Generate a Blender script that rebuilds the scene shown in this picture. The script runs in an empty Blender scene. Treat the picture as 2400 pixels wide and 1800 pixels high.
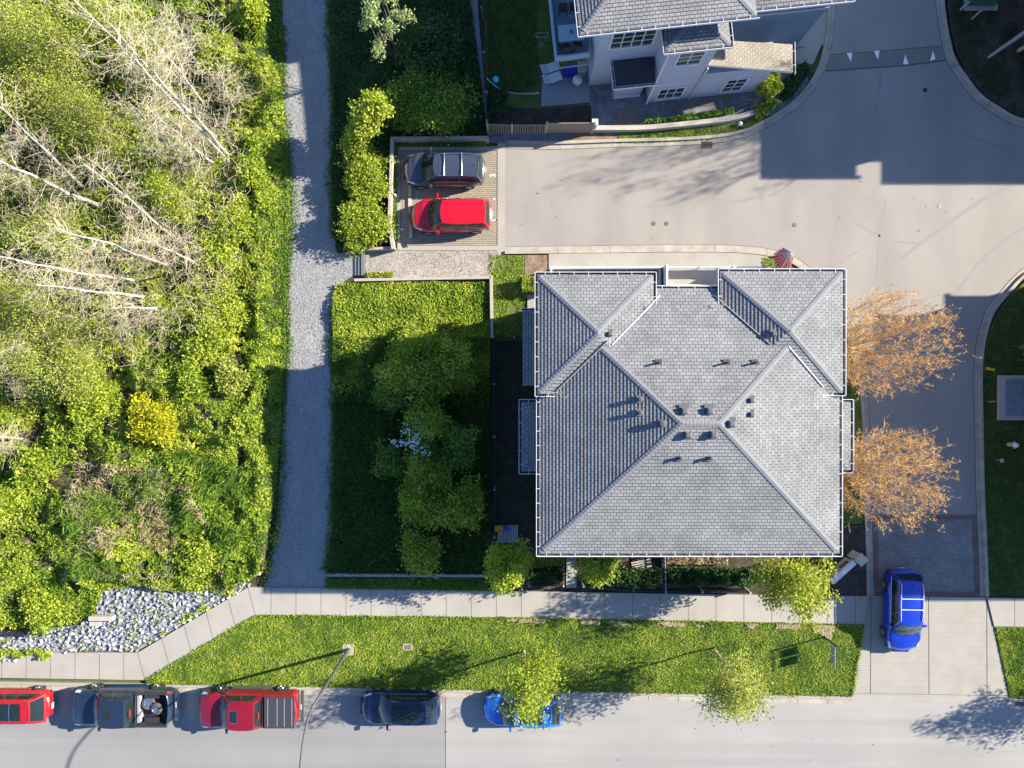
import bpy, math, random
import numpy as np
from mathutils import Vector, Matrix
R = math.radians
sc = bpy.context.scene
col = sc.collection
rng = np.random.default_rng(7)
random.seed(7)

# ------------------------------------------------------------------ camera, sky, sun, exposure
CAMH = 39.0; PPM = 41.0            # camera height (m), photo pixels per metre on the ground
cd = bpy.data.cameras.new('camera'); cam = bpy.data.objects.new('camera', cd); col.objects.link(cam)
cam.location = (0, 0, CAMH); cam.rotation_euler = (0, 0, 0)
cd.sensor_width = 36; cd.sensor_fit = 'HORIZONTAL'
cd.lens = 36 * CAMH / (2400 / PPM)
cd.clip_start = 0.5; cd.clip_end = 2000
sc.camera = cam
SUN_EL = R(26.5); SUN_DIR = Vector((0.966*math.cos(SUN_EL), 0.259*math.cos(SUN_EL), math.sin(SUN_EL)))
w = bpy.data.worlds.new('World'); sc.world = w; w.use_nodes = True
nt = w.node_tree; bg = nt.nodes['Background']
sky = nt.nodes.new('ShaderNodeTexSky'); sky.sky_type = 'NISHITA'; sky.sun_disc = False
sky.sun_elevation = SUN_EL; sky.sun_rotation = R(75); sky.altitude = 100
wbm = nt.nodes.new('ShaderNodeMixRGB'); wbm.blend_type = 'MULTIPLY'; wbm.inputs[0].default_value = 1; wbm.inputs[2].default_value = (.86, 1.0, 1.22, 1)
nt.links.new(sky.outputs[0], wbm.inputs[1]); nt.links.new(wbm.outputs[0], bg.inputs[0]); bg.inputs[1].default_value = 0.072
sky.ozone_density = 3.0; sky.air_density = 1.0; sky.dust_density = 0.3
sd = bpy.data.lights.new('sun', 'SUN'); sun = bpy.data.objects.new('sun', sd); col.objects.link(sun)
sd.energy = 4.9; sd.angle = R(0.5); sd.color = (1.0, 0.905, 0.755)
sun.rotation_euler = SUN_DIR.to_track_quat('Z', 'Y').to_euler(); sun.location = (60, 16, 60)
sc.view_settings.view_transform = 'Standard'; sc.view_settings.look = 'None'
sc.view_settings.exposure = 1.74; sc.view_settings.gamma = 1
sc.render.resolution_x = 1024; sc.render.resolution_y = 768
try:
    sc.cycles.max_bounces = 5; sc.cycles.transparent_max_bounces = 4
except Exception: pass

# ------------------------------------------------------------------ helpers
def W(px, py, h=0.0):
    """photo pixel + height above ground -> world point"""
    s = PPM * CAMH / (CAMH - h)
    return Vector(((px - 1200) / s, (900 - py) / s, h))
def P2(pts, h=0.0): return [tuple(W(x, y, h)[:2]) for x, y in pts]

def tag(o, label=None, cat=None, group=None, kind=None):
    if label: o['label'] = label
    if cat: o['category'] = cat
    if group: o['group'] = group
    if kind: o['kind'] = kind
    return o
def thing(name, label, cat, loc=(0,0,0), rz=0.0, group=None):
    o = bpy.data.objects.new(name, None); col.objects.link(o)
    o.location = loc; o.rotation_euler = (0, 0, rz); o.empty_display_size = .2
    return tag(o, label, cat, group)
def link(name, me, parent=None):
    o = bpy.data.objects.new(name, me); col.objects.link(o)
    if parent is not None: o.parent = parent
    return o
def copy_tree(o, parent=None):
    c = o.copy(); col.objects.link(c); c.parent = parent
    for ch in list(o.children): copy_tree(ch, c)
    return c

class MB:
    def __init__(s): s.v = []; s.f = []; s.mi = []; s.uv = []
    def add(s, vs, fs, m=0, uvs=None):
        n = len(s.v); s.v.extend([tuple(p) for p in vs])
        for i, f in enumerate(fs):
            s.f.append(tuple(n + k for k in f)); s.mi.append(m)
            s.uv.append([tuple(uvs[k]) for k in f] if uvs else None)
        return s
    def box(s, c, d, rz=0.0, m=0, M=None):
        x, y, z = d[0]/2, d[1]/2, d[2]/2
        vs = [Vector(p) for p in [(-x,-y,-z),(x,-y,-z),(x,y,-z),(-x,y,-z),(-x,-y,z),(x,-y,z),(x,y,z),(-x,y,z)]]
        if M is None: M = Matrix.Rotation(rz, 3, 'Z')
        vs = [M @ p + Vector(c) for p in vs]
        return s.add(vs, [(3,2,1,0),(4,5,6,7),(0,1,5,4),(1,2,6,5),(2,3,7,6),(3,0,4,7)], m)
    def prism(s, poly, z0, z1, m=0, sidem=None):
        n = len(poly)
        a = sum(poly[i][0]*poly[(i+1)%n][1]-poly[(i+1)%n][0]*poly[i][1] for i in range(n))
        if a < 0: poly = poly[::-1]
        vs = [(x, y, z0) for x, y in poly] + [(x, y, z1) for x, y in poly]
        s.add(vs, [tuple(range(n, 2*n))], m)
        s.add(vs, [tuple(range(n-1, -1, -1))] + [(i, (i+1)%n, n+(i+1)%n, n+i) for i in range(n)], m if sidem is None else sidem)
        return s
    def sheet(s, poly, z, m=0):
        n = len(poly)
        a = sum(poly[i][0]*poly[(i+1)%n][1]-poly[(i+1)%n][0]*poly[i][1] for i in range(n))
        if a < 0: poly = poly[::-1]
        return s.add([(x, y, z) for x, y in poly], [tuple(range(n))], m)
    def tube(s, pts, rad, n=6, m=0, caps=True):
        pts = [Vector(p) for p in pts]; vs = []; fs = []
        if not hasattr(rad, '__len__'): rad = [rad]*len(pts)
        for i, p in enumerate(pts):
            d = (pts[min(i+1, len(pts)-1)] - pts[max(i-1, 0)])
            if d.length < 1e-9: d = Vector((0,0,1))
            d.normalize(); a = d.cross(Vector((0,0,1)))
            if a.length < .05: a = d.cross(Vector((0,1,0)))
            a.normalize(); b = d.cross(a)
            for k in range(n):
                t = 2*math.pi*k/n; vs.append(p + (a*math.cos(t) + b*math.sin(t))*rad[i])
        for i in range(len(pts)-1):
            for k in range(n):
                fs.append((i*n+k, i*n+(k+1)%n, (i+1)*n+(k+1)%n, (i+1)*n+k))
        if caps: fs.append(tuple(range(n-1,-1,-1))); fs.append(tuple((len(pts)-1)*n+k for k in range(n)))
        return s.add(vs, fs, m)
    def lathe(s, prof, c=(0,0,0), n=20, m=0, axis='z'):
        vs = []; fs = []
        for r, h in prof:
            for k in range(n):
                t = 2*math.pi*k/n
                p = (r*math.cos(t), r*math.sin(t), h) if axis == 'z' else (r*math.cos(t), h, r*math.sin(t))
                vs.append(Vector(p)+Vector(c))
        for i in range(len(prof)-1):
            for k in range(n):
                q = (i*n+k, i*n+(k+1)%n, (i+1)*n+(k+1)%n, (i+1)*n+k)
                fs.append(q if axis == 'z' else q[::-1])
        return s.add(vs, fs, m)
    def strip(s, pts, wid, z0, z1, m=0, side=0.0):
        """a ribbon of width wid along 2-D pts; side shifts it left(+)/right(-)"""
        L, Rr = offset_line(pts, side + wid/2), offset_line(pts, side - wid/2)
        n = len(pts); vs = []
        for i in range(n):
            vs += [(*Rr[i], z0), (*L[i], z0), (*L[i], z1), (*Rr[i], z1)]
        fs = []
        for i in range(n-1):
            a, b = 4*i, 4*(i+1)
            fs += [(a+3, b+3, b+2, a+2), (a, b, b+3, a+3), (a+2, b+2, b+1, a+1), (a+1, b+1, b, a)]
        fs += [(3,2,1,0), (4*n-4, 4*n-3, 4*n-2, 4*n-1)]
        return s.add(vs, fs, m)
    def build(s, name, mats, parent=None, smooth=False, loc=None):
        me = bpy.data.meshes.new(name); me.from_pydata(s.v, [], s.f); 
        if not isinstance(mats, (list, tuple)): mats = [mats]
        for mm in mats: me.materials.append(mm)
        me.polygons.foreach_set('material_index', s.mi)
        if any(u is not None for u in s.uv):
            ul = me.uv_layers.new(name='UVMap'); k = 0
            arr = np.zeros((len(me.loops), 2), dtype=np.float32)
            for f, u in zip(s.f, s.uv):
                if u:
                    for j in range(len(f)): arr[k+j] = u[j]
                k += len(f)
            ul.data.foreach_set('uv', arr.ravel())
        if smooth: me.polygons.foreach_set('use_smooth', [True]*len(me.polygons))
        me.update()
        o = link(name, me, parent)
        if loc is not None: o.location = loc
        return o

def offset_line(pts, d):
    out = []; n = len(pts)
    for i in range(n):
        p = Vector(pts[i]); a = Vector(pts[max(i-1,0)]); b = Vector(pts[min(i+1,n-1)])
        t1 = (p-a).normalized() if (p-a).length > 1e-6 else (b-p).normalized()
        t2 = (b-p).normalized() if (b-p).length > 1e-6 else t1
        n1 = Vector((-t1.y, t1.x)); n2 = Vector((-t2.y, t2.x)); nn = (n1+n2)
        nn.normalize(); k = d/max(.4, nn.dot(n1))
        out.append(tuple(p + nn*k))
    return out
def spline(pts, k=6):
    """Catmull-Rom through points"""
    P = [Vector(p) for p in pts]; out = []
    for i in range(len(P)-1):
        a, b, c, d = P[max(i-1,0)], P[i], P[i+1], P[min(i+2,len(P)-1)]
        for j in range(k):
            t = j/k
            out.append(tuple(.5*((2*b)+(c-a)*t+(2*a-5*b+4*c-d)*t*t+(3*b-a-3*c+d)*t**3)))
    out.append(tuple(P[-1])); return out

# ------------------------------------------------------------------ materials
def newmat(name):
    m = bpy.data.materials.new(name); m.use_nodes = True
    n = m.node_tree; b = n.nodes['Principled BSDF']; return m, n, b
def N(n, t, **kw):
    nd = n.nodes.new(t)
    for k, v in kw.items():
        if k in ('op',): nd.operation = v
        else: nd.inputs[k].default_value = v
    return nd
def plain(name, c, rough=.6, metal=0.0, coat=0.0, var=.12, scale=6.0, spec=None):
    m, n, b = newmat(name)
    tc = n.nodes.new('ShaderNodeTexCoord'); no = N(n, 'ShaderNodeTexNoise', Scale=scale, Detail=5.0)
    mx = n.nodes.new('ShaderNodeMixRGB'); mx.inputs[1].default_value = (*[x*(1-var) for x in c], 1); mx.inputs[2].default_value = (*[min(1, x*(1+var)) for x in c], 1)
    n.links.new(tc.outputs['Object'], no.inputs['Vector']); n.links.new(no.outputs[0], mx.inputs[0]); n.links.new(mx.outputs[0], b.inputs['Base Color'])
    b.inputs['Roughness'].default_value = rough; b.inputs['Metallic'].default_value = metal
    b.inputs['Coat Weight'].default_value = coat; b.inputs['Coat Roughness'].default_value = .05
    if spec is not None: b.inputs['Specular IOR Level'].default_value = spec
    return m
def ramp(n, src, stops):
    r = n.nodes.new('ShaderNodeValToRGB'); cr = r.color_ramp
    while len(cr.elements) < len(stops): cr.elements.new(.5)
    for e, (p, c) in zip(cr.elements, stops): e.position = p; e.color = (*c, 1)
    n.links.new(src, r.inputs[0]); return r
def ground_mat(name, cols, big=.35, fine=14.0, bump=.3, rough=.9, speck=None, streak=None, joints=None, fineamt=.35):
    """layers: broad patches, fine grain, optional specks/streak stains"""
    m, n, b = newmat(name); L = n.links
    geo = n.nodes.new('ShaderNodeNewGeometry')
    n1 = N(n, 'ShaderNodeTexNoise', Scale=big, Detail=6.0, Roughness=.6); L.new(geo.outputs['Position'], n1.inputs['Vector'])
    n2 = N(n, 'ShaderNodeTexNoise', Scale=fine, Detail=4.0, Roughness=.7); L.new(geo.outputs['Position'], n2.inputs['Vector'])
    k = len(cols)
    r = ramp(n, n1.outputs[0], [(.3 + .4*i/(k-1), c) for i, c in enumerate(cols)])
    mp = N(n, 'ShaderNodeMapRange'); mp.inputs['From Min'].default_value = .3; mp.inputs['From Max'].default_value = .7
    mp.inputs['To Min'].default_value = 1-fineamt; mp.inputs['To Max'].default_value = 1+fineamt
    L.new(n2.outputs[0], mp.inputs[0])
    mul = n.nodes.new('ShaderNodeMixRGB'); mul.blend_type = 'MULTIPLY'; mul.inputs[0].default_value = 1
    L.new(r.outputs[0], mul.inputs[1]); L.new(mp.outputs[0], mul.inputs[2]); out = mul.outputs[0]
    if speck:
        vo = N(n, 'ShaderNodeTexVoronoi', Scale=speck[0]); L.new(geo.outputs['Position'], vo.inputs['Vector'])
        rr = ramp(n, vo.outputs['Distance'], [(0, (1,1,1)), (speck[1], (0,0,0))])
        mx = n.nodes.new('ShaderNodeMixRGB'); L.new(rr.outputs[0], mx.inputs[0]); L.new(out, mx.inputs[1]); mx.inputs[2].default_value = (*speck[2], 1); out = mx.outputs[0]
    if streak:
        mapn = n.nodes.new('ShaderNodeMapping'); mapn.inputs['Scale'].default_value = streak[0]; mapn.inputs['Rotation'].default_value = (0,0,streak[3] if len(streak) > 3 else 0)
        L.new(geo.outputs['Position'], mapn.inputs[0]); ns = N(n, 'ShaderNodeTexNoise', Scale=1.0, Detail=5.0, Roughness=.55); L.new(mapn.outputs[0], ns.inputs['Vector'])
        rr = ramp(n, ns.outputs[0], [(.45, (0,0,0)), (.75, (streak[2],)*3)])
        mx = n.nodes.new('ShaderNodeMixRGB'); L.new(rr.outputs[0], mx.inputs[0]); L.new(out, mx.inputs[1]); mx.inputs[2].default_value = (*streak[1], 1); out = mx.outputs[0]
    L.new(out, b.inputs['Base Color']); b.inputs['Roughness'].default_value = rough; b.inputs['Specular IOR Level'].default_value = .3
    bp = n.nodes.new('ShaderNodeBump'); bp.inputs['Strength'].default_value = bump; bp.inputs['Distance'].default_value = .02
    L.new(n2.outputs[0], bp.inputs['Height']); L.new(bp.outputs[0], b.inputs['Normal'])
    return m
def brick_mat(name, c1, c2, mortar, bw, bh, ms=.03, off=.5, uv=True, rough=.9, blotch=.25, bump=.4, rotz=0.0, bias=0.0):
    m, n, b = newmat(name); L = n.links
    if uv:
        tc = n.nodes.new('ShaderNodeTexCoord'); src = tc.outputs['UV']
    else:
        g = n.nodes.new('ShaderNodeNewGeometry'); src = g.outputs['Position']
    mp = n.nodes.new('ShaderNodeMapping'); mp.inputs['Rotation'].default_value = (0,0,rotz); L.new(src, mp.inputs[0])
    bt = n.nodes.new('ShaderNodeTexBrick'); L.new(mp.outputs[0], bt.inputs['Vector']); bt.offset = off
    bt.inputs['Color1'].default_value = (*c1, 1); bt.inputs['Color2'].default_value = (*c2, 1); bt.inputs['Mortar'].default_value = (*mortar, 1)
    bt.inputs['Scale'].default_value = 1; bt.inputs['Brick Width'].default_value = bw; bt.inputs['Row Height'].default_value = bh
    bt.inputs['Mortar Size'].default_value = ms*bh; bt.inputs['Mortar Smooth'].default_value = .3; bt.inputs['Bias'].default_value = bias
    g2 = n.nodes.new('ShaderNodeNewGeometry')
    ns = N(n, 'ShaderNodeTexNoise', Scale=.7, Detail=6.0, Roughness=.65); L.new(g2.outputs['Position'], ns.inputs['Vector'])
    mr = N(n, 'ShaderNodeMapRange'); mr.inputs['From Min'].default_value = .3; mr.inputs['From Max'].default_value = .7; mr.inputs['To Min'].default_value = 1-blotch; mr.inputs['To Max'].default_value = 1+blotch*.6
    L.new(ns.outputs[0], mr.inputs[0])
    ns2 = N(n, 'ShaderNodeTexNoise', Scale=28.0, Detail=2.0); L.new(g2.outputs['Position'], ns2.inputs['Vector'])
    mr2 = N(n, 'ShaderNodeMapRange'); mr2.inputs['From Min'].default_value = .3; mr2.inputs['From Max'].default_value = .7; mr2.inputs['To Min'].default_value = .88; mr2.inputs['To Max'].default_value = 1.12
    L.new(ns2.outputs[0], mr2.inputs[0])
    mm = N(n, 'ShaderNodeMath'); mm.operation = 'MULTIPLY'; L.new(mr.outputs[0], mm.inputs[0]); L.new(mr2.outputs[0], mm.inputs[1])
    mul = n.nodes.new('ShaderNodeMixRGB'); mul.blend_type = 'MULTIPLY'; mul.inputs[0].default_value = 1
    L.new(bt.outputs[0], mul.inputs[1]); L.new(mm.outputs[0], mul.inputs[2]); L.new(mul.outputs[0], b.inputs['Base Color'])
    b.inputs['Roughness'].default_value = rough; b.inputs['Specular IOR Level'].default_value = .25
    bp = n.nodes.new('ShaderNodeBump'); bp.inputs['Strength'].default_value = bump; bp.inputs['Distance'].default_value = .01; bp.invert = True
    L.new(bt.outputs['Fac'], bp.inputs['Height']); L.new(bp.outputs[0], b.inputs['Normal'])
    return m
def leaf_mat(name, stops, trans=.35):
    m = bpy.data.materials.new(name); m.use_nodes = True; n = m.node_tree; n.nodes.clear(); L = n.links
    at = n.nodes.new('ShaderNodeAttribute'); at.attribute_name = 'tint'
    k = len(stops); r = ramp(n, at.outputs['Fac'], [(i/(k-1), c) for i, c in enumerate(stops)])
    df = n.nodes.new('ShaderNodeBsdfPrincipled'); df.inputs['Roughness'].default_value = .6; df.inputs['Specular IOR Level'].default_value = .25
    tr = n.nodes.new('ShaderNodeBsdfTranslucent')
    hs = n.nodes.new('ShaderNodeHueSaturation'); hs.inputs['Value'].default_value = 1.25; hs.inputs['Hue'].default_value = .49
    L.new(r.outputs[0], df.inputs['Base Color']); L.new(r.outputs[0], hs.inputs['Color']); L.new(hs.outputs[0], tr.inputs[0])
    mx = n.nodes.new('ShaderNodeMixShader'); mx.inputs[0].default_value = trans
    L.new(df.outputs[0], mx.inputs[1]); L.new(tr.outputs[0], mx.inputs[2])
    o = n.nodes.new('ShaderNodeOutputMaterial'); L.new(mx.outputs[0], o.inputs[0]); return m

M = {}
M['soil'] = ground_mat('soil', [(.035,.028,.018), (.06,.045,.028), (.09,.07,.045)], big=1.2, fine=9)
M['grassbase'] = ground_mat('turf', [(.045,.075,.015), (.075,.11,.02), (.12,.13,.035)], big=1.5, fine=12)
M['farland'] = ground_mat('far land', [(.05,.08,.02), (.08,.10,.03), (.10,.10,.05)], big=.05, fine=1)
M['asphalt'] = ground_mat('aged asphalt', [(.228,.212,.192), (.256,.238,.214), (.28,.26,.235)], big=.22, fine=26, bump=.15, fineamt=.10,
                          streak=((.5,.12,.5), (.195,.183,.17), .6, R(-30)), speck=(3.1, .012, (.10,.08,.07)))
M['road_old'] = ground_mat('grey road asphalt', [(.19,.19,.188), (.212,.212,.208), (.235,.235,.23)], big=.18, fine=26, bump=.15, fineamt=.12,
                           streak=((.03,.9,.5), (.165,.165,.16), .75), speck=(2.3, .01, (.08,.07,.06)))
M['road_new'] = ground_mat('pale road asphalt', [(.25,.243,.229), (.272,.264,.249), (.295,.287,.27)], big=.18, fine=26, bump=.15, fineamt=.08,
                           streak=((.03,.9,.5), (.205,.20,.192), .7), speck=(2.0, .009, (.10,.09,.08)))
M['concrete'] = ground_mat('sidewalk concrete', [(.262,.245,.215), (.292,.275,.243), (.318,.30,.268)], big=.5, fine=30, bump=.1, fineamt=.07)
M['concrete_warm'] = ground_mat('warm concrete', [(.265,.248,.212), (.29,.275,.24), (.32,.302,.265)], big=.8, fine=30, bump=.1, fineamt=.07)
M['curbc'] = ground_mat('curb concrete', [(.25,.22,.18), (.32,.29,.24), (.38,.35,.30)], big=1.3, fine=24, bump=.15, fineamt=.12)
M['joint'] = plain('joint', (.07,.062,.052), .95)
M['gravelpath'] = ground_mat('crushed stone path', [(.19,.20,.21), (.23,.235,.24), (.29,.285,.275)], big=.6, fine=16, bump=.8, fineamt=.30, speck=(6.5, .24, (.40,.405,.41)), streak=((2.4,.22,.5), (.32,.315,.30), .55))
M['gravelpad'] = ground_mat('pale gravel', [(.28,.25,.21), (.32,.29,.25), (.36,.33,.28)], big=1.0, fine=22, bump=1.0, fineamt=.35, speck=(11, .12, (.14,.12,.10)))
M['mulch'] = ground_mat('bark mulch', [(.13,.085,.055), (.19,.13,.09), (.25,.18,.13)], big=2.0, fine=13, bump=1.0, fineamt=.45)
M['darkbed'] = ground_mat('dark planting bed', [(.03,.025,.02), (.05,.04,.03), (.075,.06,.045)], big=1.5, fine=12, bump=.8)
M['slate'] = ground_mat('river gravel', [(.10,.11,.12), (.15,.16,.17), (.22,.22,.22)], big=2.0, fine=11, bump=1.0, fineamt=.5, speck=(9, .12, (.36,.38,.38)))
M['paver'] = brick_mat('court pavers', (.26,.23,.175), (.30,.265,.21), (.09,.075,.055), .22, .11, ms=.12, off=.5, uv=False, blotch=.15)
M['paver_dark'] = brick_mat('lane pavers', (.21,.205,.195), (.265,.25,.23), (.09,.085,.08), .22, .11, ms=.10, off=.5, uv=False, blotch=.3)
M['paver_red'] = brick_mat('border pavers', (.19,.12,.10), (.24,.15,.12), (.08,.06,.055), .22, .11, ms=.12, uv=False)
M['shingle'] = brick_mat('asphalt shingles', (.185,.19,.192), (.235,.24,.242), (.075,.078,.084), .26, .16, ms=.11, off=.5, blotch=.26, bump=.6)
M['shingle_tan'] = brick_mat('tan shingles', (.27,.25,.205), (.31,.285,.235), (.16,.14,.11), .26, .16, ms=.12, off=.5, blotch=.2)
M['cap'] = plain('ridge cap shingle', (.17,.176,.184), .9, var=.2, scale=3)
M['white'] = plain('white painted metal', (.58,.58,.60), .45, var=.04)
M['trough'] = plain('gutter trough', (.03,.03,.045), .7, var=.3)
M['siding'] = brick_mat('pale siding', (.39,.42,.49), (.42,.45,.52), (.32,.34,.40), 4.0, .16, ms=.06, uv=True, blotch=.05, bump=.2)
M['siding_blue'] = brick_mat('blue siding', (.12,.19,.27), (.13,.20,.28), (.09,.14,.2), 4.0, .16, ms=.06, uv=True, blotch=.05, bump=.2)
M['siding_tan'] = plain('beige siding', (.42,.38,.32), .8)
M['glass'] = plain('window glass', (.03,.045,.04), .08, var=.5, scale=2)
M['carglass'] = plain('car glass', (.012,.02,.02), .05, var=.4, scale=3)
M['carglass_bright'] = plain('lighter mottled windscreen', (.06,.10,.09), .06, var=.7, scale=5)  # lighter, more mottled tone than the other car glass
M['timber'] = plain('weathered timber', (.33,.29,.25), .85, var=.25, scale=5)
M['timber_dark'] = plain('old fence boards', (.22,.185,.13), .85, var=.3, scale=7)
M['slate_tread'] = plain('step timber', (.12,.13,.15), .8, var=.2)
M['wall_conc'] = plain('cast concrete', (.36,.33,.29), .85, var=.18, scale=3)
M['bluegrey'] = plain('blue grey concrete', (.25,.26,.27), .8, var=.15)  # plain blue grey tone for walls, panels and posts
M['black'] = plain('black metal', (.015,.015,.018), .5)
M['darksteel'] = plain('dark galvanised steel', (.055,.055,.06), .6, metal=.1)
M['rubber'] = plain('tyre rubber', (.02,.02,.021), .85)
M['rim'] = plain('alloy', (.55,.56,.58), .25, metal=.85)
M['rimdark'] = plain('wheel shadow gap', (.02,.02,.02), .6)
M['chrome'] = plain('chrome', (.75,.76,.78), .15, metal=1.0, var=.02)
M['plastic'] = plain('black trim', (.025,.025,.028), .55)
M['headlamp'] = plain('headlamp glass', (.55,.58,.60), .08, var=.2)
M['taillamp'] = plain('red lamp', (.55,.02,.02), .1, coat=1)
M['amber'] = plain('yellow plastic', (.75,.42,.03), .4)
M['turq'] = plain('turquoise paper', (.03,.45,.55), .5)
M['bluepl'] = plain('blue plastic', (.02,.05,.35), .4)
M['barkwhite'] = ground_mat('white bark', [(.20,.18,.15), (.44,.42,.38), (.52,.50,.47)], big=3.0, fine=7, bump=.3, fineamt=.25)
M['twig'] = plain('pale twigs', (.42,.36,.25), .8, var=.3, scale=.6)
M['bark'] = plain('brown bark', (.17,.13,.09), .9, var=.3)
M['barkgrey'] = plain('tan bark', (.34,.26,.17), .9, var=.25)
M['manhole'] = plain('rusty iron cover', (.16,.09,.06), .7, metal=.2, var=.3, scale=12)
M['iron'] = plain('dark iron grate', (.03,.028,.028), .6, metal=.3)
M['paint'] = plain('road paint', (.78,.77,.74), .7, var=.12, scale=9)
M['rock'] = ground_mat('granite', [(.13,.135,.15), (.24,.26,.295), (.34,.35,.375), (.37,.34,.30)], big=2.6, fine=9, bump=.4, fineamt=.3)
M['rockfloor'] = ground_mat('rubble fines', [(.10,.11,.14), (.18,.19,.22), (.30,.31,.34)], big=3, fine=10, bump=1, fineamt=.4)
M['redcloth'] = plain('red umbrella cloth', (.60,.03,.04), .7)
M['util'] = plain('green utility metal', (.02,.10,.08), .4, var=.2)
M['vaultlid'] = plain('steel vault lid', (.16,.22,.27), .45, metal=.3, var=.5, scale=3)
M['cream'] = plain('cream slab', (.66,.62,.55), .8, var=.06)
M['deckfloor'] = plain('vinyl deck', (.16,.25,.32), .6, var=.15)  # blue skylight on the deck is put into its colour
M['yflower'] = plain('yellow petals', (.75,.50,.02), .6)
# foliage
M['L_bright'] = leaf_mat('bright spring leaves', [(.08,.16,.014), (.21,.30,.022), (.35,.41,.04), (.50,.50,.09)])
M['L_ivy'] = leaf_mat('bramble leaves', [(.045,.11,.01), (.16,.25,.018), (.31,.38,.035), (.47,.47,.08)])
M['L_mid'] = leaf_mat('mid green leaves', [(.03,.085,.012), (.08,.17,.02), (.15,.25,.03), (.27,.33,.05)])
M['L_dark'] = leaf_mat('dark green leaves', [(.012,.045,.012), (.03,.08,.018), (.06,.12,.03), (.12,.17,.05)])
M['L_yellow'] = leaf_mat('yellow green leaves', [(.09,.16,.015), (.19,.27,.02), (.29,.35,.035), (.42,.43,.07)])
M['L_gold'] = leaf_mat('golden shrub leaves', [(.20,.25,.012), (.36,.37,.015), (.52,.46,.02)])
M['L_olive'] = leaf_mat('soft willow leaves', [(.13,.18,.03), (.23,.28,.04), (.33,.37,.07), (.45,.45,.13)])
M['L_pale'] = leaf_mat('pale whitish leaves', [(.16,.24,.08), (.30,.38,.15), (.50,.55,.30)])
M['L_orange'] = leaf_mat('coppery young leaves', [(.32,.15,.04), (.56,.27,.05), (.72,.40,.09), (.66,.50,.20)])
M['L_blossom'] = leaf_mat('white blossom', [(.6,.65,.6), (.8,.8,.78)])
M['L_dry'] = leaf_mat('dry straw', [(.22,.17,.09), (.38,.31,.19), (.50,.42,.28)])
M['L_grass'] = leaf_mat('lawn blades', [(.05,.13,.011), (.15,.26,.016), (.26,.36,.024), (.40,.43,.07)], trans=.25)
M['L_meadowdark'] = leaf_mat('dark meadow grass', [(.03,.075,.012), (.055,.12,.015), (.09,.16,.022)], trans=.25)  # a darker kind of grass than the lawn blades
M['L_grassdark'] = leaf_mat('lawn blades with painted shade', [(.014,.04,.008), (.03,.065,.01), (.055,.095,.016)], trans=.2)  # darker copy of the lawn blades, with shade put into the colour

# ------------------------------------------------------------------ numpy foliage
def vnoise(x, y, seed=0):
    """smooth value noise 0..1, numpy"""
    xi = np.floor(x).astype(np.int64); yi = np.floor(y).astype(np.int64); fx = x-xi; fy = y-yi
    fx = fx*fx*(3-2*fx); fy = fy*fy*(3-2*fy)
    def h(a, b):
        n = (a*374761393 + b*668265263 + seed*1442695041) & 0xffffffff
        n = ((n ^ (n >> 13))*1274126177) & 0xffffffff
        return ((n ^ (n >> 16)) & 0xffff)/65535.0
    return (h(xi,yi)*(1-fx)+h(xi+1,yi)*fx)*(1-fy)+(h(xi,yi+1)*(1-fx)+h(xi+1,yi+1)*fx)*fy
def fbm(x, y, s, seed=0, o=3):
    t = 0; a = 1; tot = 0
    for i in range(o): t = t + a*vnoise(x*s+17*i, y*s-9*i, seed+i); tot += a; a *= .5; s *= 2.1
    return t/tot
def cards(name, pts, size, tint, mat, parent=None, up=.6, aspect=.5, smin=.6, droop=None):
    """one mesh of rhombic leaves. pts Nx3"""
    n = len(pts); pts = np.asarray(pts, dtype=np.float64)
    nr = rng.normal(size=(n,3)); nr /= np.linalg.norm(nr, axis=1)[:,None]
    nr = nr*(1-up); nr[:,2] += up; nr /= np.linalg.norm(nr, axis=1)[:,None]
    t = rng.normal(size=(n,3))
    if droop is not None: t = t*.35 + np.asarray(droop)
    t -= nr*np.sum(t*nr, axis=1)[:,None]; t /= np.linalg.norm(t, axis=1)[:,None]
    b = np.cross(nr, t); s = (size*(smin+(1-smin)*2*rng.random(n)))[:,None] if np.isscalar(size) else (size*(smin+(1-smin)*2*rng.random(n)))[:,None]
    v = np.empty((n,4,3)); v[:,0] = pts+t*s*.5; v[:,1] = pts+b*s*.5*aspect; v[:,2] = pts-t*s*.5; v[:,3] = pts-b*s*.5*aspect
    me = bpy.data.meshes.new(name); me.vertices.add(4*n); me.vertices.foreach_set('co', v.astype(np.float32).ravel())
    me.loops.add(4*n); me.loops.foreach_set('vertex_index', np.arange(4*n, dtype=np.int32))
    me.polygons.add(n); me.polygons.foreach_set('loop_start', np.arange(0, 4*n, 4, dtype=np.int32)); me.polygons.foreach_set('loop_total', np.full(n, 4, dtype=np.int32))
    me.update(calc_edges=True); me.validate()
    a = me.attributes.new('tint', 'FLOAT', 'FACE'); a.data.foreach_set('value', np.clip(tint, 0, 1).astype(np.float32))
    me.materials.append(mat)
    return link(name, me, parent)
def inpoly(x, y, poly):
    r = np.zeros(len(x), bool); n = len(poly); j = n-1
    for i in range(n):
        xi, yi = poly[i]; xj, yj = poly[j]
        with np.errstate(divide='ignore', invalid='ignore'):
            c = ((yi > y) != (yj > y)) & (x < (xj-xi)*(y-yi)/(yj-yi+1e-12)+xi)
        r ^= c; j = i
    return r
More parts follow.
